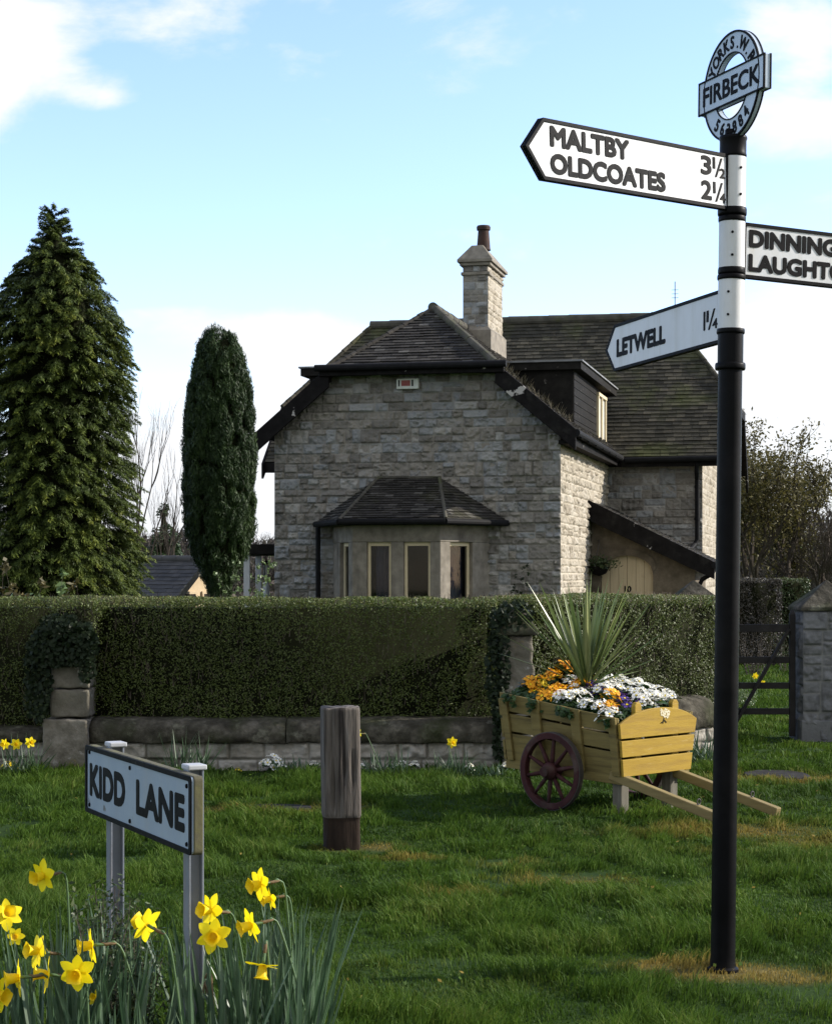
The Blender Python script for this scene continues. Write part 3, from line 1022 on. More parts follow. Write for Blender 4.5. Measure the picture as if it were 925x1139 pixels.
mb.lathe([(.135, 0), (.125, .04), (.105, .30), (.10, .36), (.125, .37), (.13, .42), (.115, .45), (.09, .45), (.085, .3)], 20, (-2.06, 4.34, 7.53), cap=False)
mb.build('chimney_pot', M['pot'], chim, smooth=False)

# bay window
bp = [Vector((-3.717, 0, 0)), Vector((-3.12, -1, 0)), Vector((-1.71, -1, 0)), Vector((-1.113, 0, 0))]
ops = [[(.36, .80)], [(.166, .44), (.585, .885)], [(.20, .64)]]
mb = MB()
frames, panes = [], []
T = .17
for k in range(3):
    p, q = bp[k], bp[k + 1]
    L = (q - p).length
    d = (q - p) / L
    inn = Vector((-d.y, d.x, 0))
    if inn.y < 0 and k == 1: inn = -inn
    if k == 0 and inn.x < 0: inn = -inn
    if k == 2 and inn.x > 0: inn = -inn
    def blk(s0, s1, z0, z1, t0=0, t1=T, m=None):
        m = m or mb
        a, b_ = p + d * s0 + inn * t0, p + d * s1 + inn * t0
        m.prism([a + Z3 * z0, b_ + Z3 * z0, b_ + inn * (t1 - t0) + Z3 * z0, a + inn * (t1 - t0) + Z3 * z0], (0, 0, z1 - z0))
    blk(0, L, -.6, .88)
    blk(-.02, L + .02, .88, .96, -.03, T)
    blk(0, L, 2.09, 2.36)
    blk(-.03, L + .03, 2.362, 2.42, -.025, T)
    edges = [0] + [v * L for o_ in ops[k] for v in o_] + [L]
    for i in range(0, len(edges), 2):
        blk(edges[i], edges[i + 1], .96, 2.09)
        if i:
            pass
    for (u0, u1) in ops[k]:
        s0, s1 = u0 * L, u1 * L
        fm = MB()
        fw = .045
        for (a_, b_) in ((s0, s0 + fw), (s1 - fw, s1)): blk(a_, b_, .96, 2.09, .07, .12, fm)
        for (a_, b_) in ((.96, 1.01), (2.03, 2.09)): blk(s0 + fw, s1 - fw, a_, b_, .07, .12, fm)
        frames.append(fm)
        gm = MB()
        a_, b_ = p + d * (s0 + fw) + inn * .09, p + d * (s1 - fw) + inn * .09
        gm.poly([a_ + Z3 * 1.01, b_ + Z3 * 1.01, b_ + Z3 * 2.03, a_ + Z3 * 2.03])
        panes.append(gm)
bay = mb.build('bay_window', M['stone_dressed'], house, bevel=.012)
for fm in frames: fm.build('window_frame', M['cream'], bay, bevel=.004)
for gm in panes: gm.build('pane', M['glass'], bay, fix=False)
# drawn curtains and a dark panel, shade behind the glass put into colour
def drape(x0, y0, x1, y1, z0=.95, z1=2.1, n=26):
    mb = MB()
    rr = []
    L = math.hypot(x1 - x0, y1 - y0)
    nx_, ny_ = -(y1 - y0) / L, (x1 - x0) / L
    for i in range(n + 1):
        t = i / n
        w = .018 * math.sin(t * n * 1.3)
        rr.append((x0 + (x1 - x0) * t + nx_ * w, y0 + (y1 - y0) * t + ny_ * w))
    for i in range(n):
        (a, b_), (c, d_) = rr[i], rr[i + 1]
        mb.poly([(a, b_, z0), (c, d_, z0), (c, d_, z1), (a, b_, z1)])
    mb.build('curtain', M['curtain'], bay, smooth=True, fix=False)


drape(-2.80, -.74, -2.50, -.74)
drape(-1.80, -.66, -1.52, -.20)
drape(-3.36, -.20, -3.02, -.76)
mb = MB()
mb.box(-3.5, -1.3, -.10, -.05, .5, 2.2)
mb.build('dark_panel', M['unlit_room'], bay)
E = [(-4.0, -.0, 2.42), (-3.26, -1.25, 2.42), (-1.57, -1.25, 2.42), (-.83, 0, 2.42)]
T1, T2 = (-2.93, -.10, 3.12), (-1.92, -.10, 3.12)
BR = [M['tile'], M['blackwood']]
tile_roof('bay_roof', [E[1], E[2], T2, T1], BR, bay, seed=31, exp=.075, w=.14, deck=.04)
tile_roof('bay_roof', [E[0], E[1], T1], BR, bay, seed=32, exp=.075, w=.14, deck=.04)
tile_roof('bay_roof', [E[2], E[3], T2], BR, bay, seed=33, exp=.075, w=.14, deck=.04)
for a, b_ in ((E[1], T1), (E[2], T2), (T1, T2)):
    ridge_line('bay_hip', Vector(a) + Vector((0, 0, .02)), Vector(b_) + Vector((0, 0, .02)), bay, r=.03)
mb = MB()
for a, b_ in ((E[0], E[1]), (E[1], E[2]), (E[2], E[3])):
    mb.cyl(Vector(a) + Vector((0, -.03, -.02)), Vector(b_) + Vector((0, -.03, -.02)), .05, n=10)
mb.cyl((-3.93, -.12, 2.38), (-3.93, -.12, -.2), .04, n=8)
mb.build('bay_gutter', M['blackiron'], bay)
mb = MB()                                                         # the wall-head below the bay roof
mb.prism([(-3.9, -.02, 2.40), (-3.18, -1.16, 2.40), (-1.65, -1.16, 2.40), (-.93, -.02, 2.40)], (0, 0, .02))
mb.build('bay_soffit', M['blackwood'], bay)

# alarm box
mb = MB()
mb.box(-2.63, -2.265, -.10, -.03, 4.565, 4.735)
box = mb.build('alarm_box', M['white_plastic'], house, bevel=.012)
mb = MB()
mb.box(-2.545, -2.40, -.106, -.1015, 4.615, 4.705)
mb.build('red_label', M['red_print'], box)
mb = MB()
mb.box(-2.595, -2.575, -.106, -.1015, 4.61, 4.71)
mb.build('sounder_slot', M['blackiron'], box)
mb = MB()
mb.box(-2.375, -2.35, -.106, -.1015, 4.61, 4.71)
mb.build('sounder_slot', M['blackiron'], box)

# porch in the corner of the two wings
PY = 3.55
mb = MB()
def arch(x, c=.655, hw=.46, top=1.93, spring=1.62):
    t = min(1, abs(x - c) / hw)
    return spring + (top - spring) * math.sqrt(max(0, 1 - t ** 1.9))
xs = [.195 + .92 * i / 24 for i in range(25)]
roofz = lambda x: 2.72 - .5 * x
for i in range(24):
    a, b_ = xs[i], xs[i + 1]
    mb.prism([(a, PY, arch(a)), (b_, PY, arch(b_)), (b_, PY, roofz(b_)), (a, PY, roofz(a))], (0, .22, 0))
mb.prism([(.03, PY, -.6), (.195, PY, -.6), (.195, PY, roofz(.195)), (.03, PY, roofz(.03))], (0, .22, 0))
mb.prism([(1.115, PY, -.6), (1.85, PY, -.6), (1.85, PY, roofz(1.85)), (1.115, PY, roofz(1.115))], (0, .22, 0))
mb.prism([(1.85, PY + .001, -.6), (1.85, 5.96, -.6), (1.85, 5.96, roofz(1.85)), (1.85, PY + .001, roofz(1.85))], (-.2, 0, 0))
porch = mb.build('porch', M['porch_stone'], house)
ob = []
inb = []
for i in range(25):
    x = .195 + .92 * i / 24
    ob.append(Vector((.655 + (x - .655) * 1.14, PY - .03, arch(x) + .07 + .03)))
    inb.append(Vector((x, PY - .03, arch(x) - .012)))
mb = MB()
for i in range(24):
    mb.prism([inb[i], inb[i + 1], ob[i + 1], ob[i]], (0, .05, 0))
mb.build('arch_moulding', M['porch_stone'], porch)
mb = MB()
n = 6
for k in range(n):                                                # boarded door
    a, b_ = .20 + .91 * k / n, .20 + .91 * (k + 1) / n - .006
    mb.prism([(a, PY + .10, -.6), (b_, PY + .10, -.6), (b_, PY + .10, arch(b_) + .02), ((a + b_) / 2, PY + .10, arch((a + b_) / 2) + .02), (a, PY + .10, arch(a) + .02)], (0, .05, 0))
door = mb.build('door', M['door'], house)
tile_roof('porch_roof', [(.02, 3.30, 2.86), (2.15, 3.30, 1.80), (2.15, 5.97, 1.80), (.02, 5.97, 2.86)], [M['tile'], M['blackwood']], porch, seed=41, exp=.09)
mb = MB()
mb.prism([(.0, 3.27, 2.90), (2.2, 3.27, 1.80), (2.2, 3.27, 1.50), (.0, 3.27, 2.54)], (0, .05, 0))
mb.prism([(.03, 3.321, 2.75), (2.1, 3.321, 1.72), (2.1, 3.321, 1.66), (.03, 3.321, 2.69)], (0, .22, 0))
mb.build('porch_bargeboard', M['blackwood'], porch, bevel=.005)
mb = MB()
mb.cyl((2.2, 3.22, 1.74), (2.2, 5.95, 1.74), .055, n=10)
mb.tube([(2.2, 3.35, 1.74), (2.16, 3.38, 1.6), (1.98, 3.42, 1.5), (1.93, 3.44, 1.4), (1.93, 3.45, -.4)], .04, 8)
mb.build('porch_gutter', M['blackiron'], porch)

# aerial on the ridge
mb = MB()
x = 1.02
mb.cyl((x, 8.9, 6.7), (x, 8.9, 7.55), .010, n=6)
for k, z in enumerate((7.22, 7.3, 7.38)): mb.cyl((x - .07, 8.9, z), (x + .07, 8.9, z), .005, n=5)
mb.build('aerial', M['iron'], house)


# ------------------------------------------------------------------ lettering
def glyphs(body, bold=.02):
    cu = bpy.data.curves.new('lettering', 'FONT')
    cu.body = body
    cu.size = 1
    cu.offset = bold
    cu.resolution_u = 4
    ob = bpy.data.objects.new('lettering', cu)
    COL.objects.link(ob)
    me = bpy.data.meshes.new_from_object(ob)
    vs = [v.co.copy() for v in me.vertices]
    fs = [tuple(p.vertices) for p in me.polygons]
    bpy.data.objects.remove(ob)
    bpy.data.curves.remove(cu)
    bpy.data.meshes.remove(me)
    return vs, fs


def write(mb, body, x, y, h, Mx, w=None, bold=.02, depth=.0016, squeeze=1.0, align='L'):
    """stroke weight comes from close copies of the glyphs, each a tenth of a millimetre higher"""
    e = bold * h * 2.7
    r = 0
    for k, (ox, oy) in enumerate(((0, 0), (e, 0), (-e, 0), (0, e), (0, -e), (e * .7, e * .7), (-e * .7, e * .7), (e * .7, -e * .7), (-e * .7, -e * .7))):
        r = write1(mb, body, x + ox + (e if align == 'L' else 0), y + oy + e, h - 2 * e, Mx, w - 2 * e if w else None, depth + k * .0001, squeeze, align)
    return r


def write1(mb, body, x, y, h, Mx, w, depth, squeeze, align):
    """raised letters: lower left corner at (x, y) of the face, cap height h, optional width w"""
    vs, fs = glyphs(body, 0)
    x0, x1 = min(v.x for v in vs), max(v.x for v in vs)
    y0, y1 = min(v.y for v in vs), max(v.y for v in vs)
    sy = h / (y1 - y0)
    sx = (w / (x1 - x0)) if w else sy * squeeze
    ox = 0 if align == 'L' else -(x1 - x0) * sx / 2
    P2 = [(x + ox + (v.x - x0) * sx, y + (v.y - y0) * sy) for v in vs]
    b = mb.vs([Mx @ Vector((p[0], p[1], depth)) for p in P2])
    for f in fs: mb.face([b + i for i in f])
    cnt = {}
    for f in fs:
        for i in range(len(f)):
            e = (f[i], f[(i + 1) % len(f)])
            cnt[e] = 1
    c = mb.vs([Mx @ Vector((p[0], p[1], 0)) for p in P2])
    for (i, j) in list(cnt):
        if (j, i) not in cnt:
            mb.face((b + i, c + i, c + j, b + j))
    return (x1 - x0) * sx


def face_m(xa, za, na, o):
    m = Matrix.Identity(4)
    for i in range(3):
        m[i][0], m[i][1], m[i][2], m[i][3] = xa[i], za[i], na[i], o[i]
    return m


def inset(poly, d):
    n = len(poly)
    out_ = []
    for i in range(n):
        p0, p1, p2 = Vector(poly[i - 1]), Vector(poly[i]), Vector(poly[(i + 1) % n])
        e1, e2 = (p1 - p0).normalized(), (p2 - p1).normalized()
        n1, n2 = Vector((-e1.y, e1.x)), Vector((-e2.y, e2.x))
        bis = (n1 + n2)
        bis = bis / (1 + n1.dot(n2))
        out_.append(p1 + bis * d)
    return out_


# ------------------------------------------------------------------ the signpost
post = empty('fingerpost', (1.216, 7.40, 0), rot=(0, .0125, 0))
tag(post, 'tall black and white cast iron fingerpost with ring finial and three village name arms', 'signpost')
mb = MB()
mb.lathe([(.062, -.05), (.062, .012)], 40, cap=False)
mb.lathe([(.062, .012), (.052, .02)], 40, cap=False)
mb.lathe([(.052, .02), (.0485, .05), (.0482, .3), (.0475, 2.39)], 40, cap=False)
mb.lathe([(.0505, 2.40), (.0505, 2.535)], 40, cap=False)
mb.build('pole', M['poleblack'], post, smooth=False).data.polygons.foreach_set('use_smooth', [len(p.vertices) == 4 for p in post.children[0].data.polygons])


def smooth_quads(o):
    o.data.polygons.foreach_set('use_smooth', [len(p.vertices) == 4 for p in o.data.polygons])


def collar(z0, z1, r, r2=None):
    mb = MB()
    h = z1 - z0
    mb.lathe([(.045, z0), (r * .97, z0), (r, z0 + h * .25), (r, z0 + h * .75), (r * .97, z1), (.045, z1)], 40, cap=False)
    o = mb.build('collar', M['poleblack'], post)
    smooth_quads(o)


collar(2.385, 2.412, .060)
collar(2.528, 2.548, .0555)
mb = MB()
for (za, zb) in ((2.548, 2.742), (2.79, 2.975), (3.025, 3.228)):
    mb.lathe([(.0515, za), (.0515, zb)], 40, cap=False)
slv = mb.build('sleeve', M['signwhite'], post)
smooth_quads(slv)
collar(2.742, 2.762, .0560); collar(2.764, 2.79, .0535)
collar(2.972, 2.995, .0545); collar(2.997, 3.027, .0575)
mb = MB()
mb.lathe([(.0525, 3.228), (.0545, 3.236), (.0525, 3.245), (.0525, 3.293), (.0555, 3.30), (.0555, 3.306), (.0525, 3.312), (.03, 3.318)], 40)
mb.box(-.03, .03, -.018, .018, 3.31, 3.34)
smooth_quads(mb.build('cap', M['poleblack'], post))
for (az, z) in ((-62, 3.18), (-62, 3.075), (-97, 2.925), (-97, 2.835), (-112, 2.69), (-112, 2.60)):
    d = Vector((math.cos(R(az)), math.sin(R(az)), 0))
    mb = MB()
    mb.cyl(d * .050 + Z3 * z, d * .0565 + Z3 * z, .0058, .0045, 10)
    mb.build('screw', M['signblack'], post)


def finger(direction, zc, Lc, Lt, hh, side, tilt):
    az = math.atan2(direction[1], direction[0])
    poly = [(.046, -hh), (Lc, -hh), (Lt, 0), (Lc, hh), (.046, hh)]
    th = .011
    mb = MB()
    mb.prism([(p[0], -th, p[1]) for p in poly], (0, 2 * th, 0))
    arm = mb.build('finger_arm', M['signwhite'], post)
    arm.location = (0, 0, zc)
    arm.rotation_euler = (0, tilt, az)
    inn = inset(poly, .0125)
    outp = inset(poly, -.0015)
    mb = MB()
    for s in (1, -1):
        y0 = s * (th - .004)
        mb.ring([(p[0], y0, p[1]) for p in outp], [(p[0], y0, p[1]) for p in inn], (0, s * .0075, 0))
    mb.prism([(p[0], -th + .005, p[1]) for p in inset(poly, -.0012)], (0, 2 * th - .01, 0))
    mb.build('border', M['signblack'], arm, bevel=.0012)
    if side > 0:
        Mx = face_m((-1, 0, 0), (0, 0, 1), (0, 1, 0), (0, th, 0))
    else:
        Mx = face_m((1, 0, 0), (0, 0, 1), (0, -1, 0), (0, -th, 0))
    return arm, Mx


def fraction(mb, whole, top, bot, x, y, h, Mx, w):
    write(mb, whole, x, y, h, Mx, w=w * (.44 if whole != '1' else .13), bold=.018)
    xo = x + w * (.50 if whole != '1' else .22)
    ww = w - (xo - x)
    write(mb, top, xo, y + h * .40, h * .60, Mx, w=ww * (.20 if top == '1' else .4), bold=.012)
    p = [(xo + ww * .18, y - h * .02), (xo + ww * .30, y - h * .02), (xo + ww * .80, y + h * 1.0), (xo + ww * .68, y + h * 1.0)]
    mb.prism([Mx @ Vector((q[0], q[1], 0)) for q in p], (Mx.to_3x3() @ Vector((0, 0, .003))))
    write(mb, bot, xo + ww * .56, y - h * .04, h * .52, Mx, w=ww * .46, bold=.014)


arm, Mx = finger((-.763, -.75), 3.125, 1.14, 1.235, .108, 1, R(2.8))
mb = MB()
write(mb, 'MALTBY', -1.105, .0125, .075, Mx, w=.445, bold=.026)
mb.build('lettering', M['signblack'], arm)
mb = MB()
write(mb, 'OLDCOATES', -1.105, -.0835, .075, Mx, w=.66, bold=.026)
mb.build('lettering', M['signblack'], arm)
mb = MB()
fraction(mb, '3', '1', '2', -.222, .0125, .075, Mx, .155)
fraction(mb, '2', '1', '4', -.222, -.0835, .075, Mx, .155)
mb.build('lettering', M['signblack'], arm)
arm, Mx = finger((.90, .40), 2.865, 1.12, 1.22, .109, -1, R(.9))
mb = MB()
write(mb, 'DINNINGTON', .072, .013, .072, Mx, w=.645, bold=.026)
mb.build('lettering', M['signblack'], arm)
mb = MB()
write(mb, 'LAUGHTON', .072, -.083, .072, Mx, w=.55, bold=.026)
mb.build('lettering', M['signblack'], arm)
arm, Mx = finger((-.294, .956), 2.608, 1.14, 1.24, .105, 1, R(.4))
mb = MB()
write(mb, 'LETWELL', -1.115, -.046, .082, Mx, w=.525, bold=.026)
mb.build('lettering', M['signblack'], arm)
mb = MB()
fraction(mb, '1', '1', '4', -.222, -.040, .078, Mx, .125)
mb.build('lettering', M['signblack'], arm)

# ring finial
rn = MB()
RO, RI, BW, BH = .214, .128, .250, .066
n = 64
circ = lambda r, y: [(r * math.cos(2 * PI * i / n), y, r * math.sin(2 * PI * i / n)) for i in range(n)]
rn.ring(circ(RO, -.011), circ(RI, -.011), (0, .022, 0))
rn.box(-BW, BW, -.014, .014, -BH, BH)
fin = rn.build('ring_finial', M['signwhite_shaded'], post, bevel=.0015)
fin.location = (0, 0, 3.512)
fin.rotation_euler = (0, 0, R(-69))
mb = MB()
for s in (1, -1):
    y0 = s * .008
    mb.ring(circ(RO + .002, y0), circ(RO - .006, y0), (0, s * .0065, 0))
    # the two openings edged in black
    lip = [(RI * math.cos(t), RI * math.sin(t)) for t in np.linspace(math.asin(BH / RI), PI - math.asin(BH / RI), 25)]
    lip2 = [((RI + .005) * math.cos(t), (RI + .005) * math.sin(t)) for t in np.linspace(math.asin(BH / RI), PI - math.asin(BH / RI), 25)]
    for sg in (1, -1):
        for i in range(24):
            mb.prism([(lip[i][0], y0, sg * lip[i][1]), (lip[i + 1][0], y0, sg * lip[i + 1][1]), (lip2[i + 1][0], y0, sg * lip2[i + 1][1]), (lip2[i][0], y0, sg * lip2[i][1])], (0, s * .006, 0))
    bo = [(-BW - .002, -BH - .002), (BW + .002, -BH - .002), (BW + .002, BH + .002), (-BW - .002, BH + .002)]
    bi = inset(bo, .0065)
    mb.ring([(p[0], s * .010, p[1]) for p in bo], [(p[0], s * .010, p[1]) for p in bi], (0, s * .0075, 0))
mb.build('border', M['signblack'], fin)
Mx = face_m((1, 0, 0), (0, 0, 1), (0, -1, 0), (0, -.014, 0))
Mr = face_m((1, 0, 0), (0, 0, 1), (0, -1, 0), (0, -.011, 0))
mb = MB()
write(mb, 'FIRBECK', -.216, -.039, .078, Mx, w=.432, bold=.013)
def arc_text(s, r, a0, a1, h, outward):
    for i, ch in enumerate(s):
        if ch == ' ': continue
        a = a0 + (a1 - a0) * i / (len(s) - 1)
        rot = a - PI / 2 if outward else a + PI / 2
        rm = Matrix.Rotation(rot, 4, 'Z')
        hh = h if ch != '.' else h * .2
        base = Matrix.Translation((r * math.cos(a), r * math.sin(a), 0)) @ rm
        write(mb, ch, 0, -h / 2, hh, Mr @ base, bold=.016, squeeze=.9, align='C')
mb.build('lettering', M['signblack'], fin)
mb = MB()
arc_text('YORKS.W.R', .171, R(150), R(27), .052, True)
mb.build('lettering', M['signblack'], fin)
mb = MB()
arc_text('563884', .171, R(232), R(312), .052, False)
mb.build('lettering', M['signblack'], fin)

# ------------------------------------------------------------------ the street name sign
Apt, Bpt = Vector((-1.133, 6.43, 0)), Vector((-.644, 5.40, 0))
dv = (Bpt - Apt)
Ls = dv.length
dv.normalize()
sign = empty('street_name_sign', Apt, math.atan2(dv.y, dv.x))
tag(sign, 'low street nameplate with bluish shade painted in and black border on two grey metal posts', 'street sign')
# local: x along the plate, -y towards the viewer
def rrect(x0, x1, z0, z1, r, k=4):
    p = []
    for (cx, cz, a) in ((x1 - r, z0 + r, -90), (x1 - r, z1 - r, 0), (x0 + r, z1 - r, 90), (x0 + r, z0 + r, 180)):
        for i in range(k + 1):
            t = R(a + 90 * i / k)
            p.append((cx + r * math.cos(t), cz + r * math.sin(t)))
    return p
z0, z1 = .757, .987
pl = rrect(0, Ls, z0, z1, .014)
mb = MB()
mb.prism([(p[0], .002, p[1]) for p in pl], (0, .028, 0))
mb.build('backing_board', M['boardback'], sign, bevel=.003)
mb = MB()
mb.prism([(p[0], -.004, p[1]) for p in rrect(.003, Ls - .003, z0 + .003, z1 - .003, .012)], (0, .006, 0))
plate = mb.build('nameplate', M['nameplate'], sign)
mb = MB()
mb.ring([(p[0], -.004, p[1]) for p in rrect(.0, Ls, z0, z1, .014)], [(p[0], -.004, p[1]) for p in rrect(.022, Ls - .022, z0 + .016, z1 - .016, .008)], (0, -.0045, 0))
mb.build('border', M['signblack'], sign, bevel=.0015)
mb = MB()
Mx = face_m((1, 0, 0), (0, 0, 1), (0, -1, 0), (0, -.004, 0))
write(mb, 'KIDD', .05, z0 + .060, .112, Mx, w=.42, bold=.026, depth=.0008)
mb.build('lettering', M['signblack'], sign)
mb = MB()
write(mb, 'LANE', .59, z0 + .058, .112, Mx, w=.485, bold=.026, depth=.0008)
mb.build('lettering', M['signblack'], sign)
for (x, z) in ((.05, .965), (Ls - .045, .955), (.05, .785), (Ls - .045, .785), (.525, .955), (.525, .785)):
    mb = MB()
    mb.cyl((x, -.003, z), (x, -.0085, z), .008, .006, 10)
    mb.build('bolt', M['signblack'], sign)
for x in (.15, Ls - .165):
    mb = MB()
    w, d, t = .052, .048, .007
    y0 = .032
    mb.prism([(x - w / 2, y0, -.2), (x + w / 2, y0, -.2), (x + w / 2, y0 + t, -.2), (x + t / 2, y0 + t, -.2), (x + t / 2, y0 + d - t, -.2), (x + w / 2, y0 + d - t, -.2),
              (x + w / 2, y0 + d, -.2), (x - w / 2, y0 + d, -.2), (x - w / 2, y0 + d - t, -.2), (x - t / 2, y0 + d - t, -.2), (x - t / 2, y0 + t, -.2), (x - w / 2, y0 + t, -.2)], (0, 0, 1.19))
    po = mb.build('post', M['galv'], sign, bevel=.002)
    mb = MB()
    mb.box(x - w / 2 - .008, x + w / 2 + .008, y0 - .004, y0 + d + .008, .990, 1.006)
    mb.build('post_cap', M['capwhite'], po, bevel=.004)

# ------------------------------------------------------------------ timber post in the grass
pb = Pt(377.5, 941, 10.75)
nz_, nth = 60, 56
TH, ZZ = np.meshgrid(np.linspace(0, 2 * PI, nth, endpoint=False), np.linspace(-.05, .812, nz_))
sq = .112 / np.maximum(np.abs(np.cos(TH - .16)), np.abs(np.sin(TH - .16))) ** .72
sq = sq * (1 + .03 * (fbm(TH * 3, ZZ * 2.2, 3, 3) - .5))
crk = np.zeros_like(TH)
for (c, wdt, dp_, za, zb) in ((4.35, .05, .035, .2, .83), (4.95, .03, .012, .3, .7), (5.4, .035, .014, .1, .6), (3.9, .04, .014, .05, .5), (4.65, .02, .008, .1, .83)):
    crk += dp_ * np.exp(-((TH - c - .05 * np.sin(ZZ * 7)) / wdt) ** 2) * sstep(za, za + .08, ZZ) * (1 - sstep(zb - .05, zb + .02, ZZ))
base = sstep(.19, .178, ZZ)
rr = (sq - crk) * (1 - .07 * base) * (1 - .05 * sstep(.2, .8, ZZ) * 0)
rr = rr - .003 * sstep(.80, .812, ZZ)
ZZ = ZZ + np.where(ZZ > .80, .012 * (fbm(TH * 2.5, TH * 0, 9, 3) - .5), 0)
Xp, Yp = rr * np.cos(TH) + .012 * (1 - ZZ), rr * np.sin(TH)
Vp = np.stack([Xp, Yp, ZZ], -1).reshape(-1, 3)
idx = np.arange(nz_ * nth).reshape(nz_, nth)
nx_ = np.roll(idx, -1, axis=1)
F = np.stack([idx[:-1], nx_[:-1], nx_[1:], idx[1:]], -1).reshape(-1, 4)
Vp = np.concatenate([Vp, [[.0, 0, .808]]])
top = np.stack([idx[-1], nx_[-1], np.full(nth, len(Vp) - 1)], -1)
row = np.repeat(np.arange(nz_ - 1), nth)
mi = np.concatenate([np.where(ZZ[:-1, 0][row] < .182, 1, 0), np.zeros(nth, int)])
o = npmesh('timber_post', Vp, [F, top], None, [M['bollard'], M['bollard_base']], None, smooth=True, mat_idx=mi)
o.location = (pb.x, 10.75, 0)
tag(o, 'short weathered grey timber post with dark base standing in the grass', 'post')

# two worn slabs let into the grass
for (cx, cy, rx, ry), lab in zip(SLABS, ('dark stone slab in the grass left of the timber post', 'dark stone slab in the grass beside the garden gate')):
    mb = MB()
    p = [(rx * (.95 + .1 * random.random()) * math.cos(t) * (1.05 if i % 2 else 1), ry * (.95 + .1 * random.random()) * math.sin(t), 0) for i, t in enumerate(np.linspace(0, 2 * PI, 16, endpoint=False))]
    mb.prism([(a, b_, -.03) for a, b_, c in p], (0, 0, .058))
    o = mb.build('stone_slab', M['slab'], None, bevel=.008)
    o.location = (cx, cy, 0)
    tag(o, lab, 'slab')


# ------------------------------------------------------------------ leaf scatter
def leaf_cloud(C, Nn, ln, wd, rg, spread=.8, up=0.0, axis=None, fold=0.0):
    """rhombic leaves: centres C, rough normals Nn, long axis random or near `axis`"""
    n = len(C)
    nn = Nn + rg.normal(0, spread, (n, 3))
    nn /= np.linalg.norm(nn, axis=1)[:, None] + 1e-9
    a = rg.normal(0, 1, (n, 3)) if axis is None else axis + rg.normal(0, .35, (n, 3))
    a[:, 2] += up
    a -= nn * (a * nn).sum(1)[:, None]
    a /= np.linalg.norm(a, axis=1)[:, None] + 1e-9
    b = np.cross(nn, a)
    l = (ln * rg.uniform(.6, 1.35, n))[:, None] / 2
    w = (wd * rg.uniform(.6, 1.35, n))[:, None] / 2
    V = np.empty((n, 4, 3))
    V[:, 0] = C - a * l
    V[:, 1] = C + b * w - a * l * .1 + nn * fold * w
    V[:, 2] = C + a * l
    V[:, 3] = C - b * w - a * l * .1 + nn * fold * w
    return V.reshape(-1, 3)


def quads(n): return np.arange(n)[:, None] * 4 + np.array([[0, 1, 2, 3]])


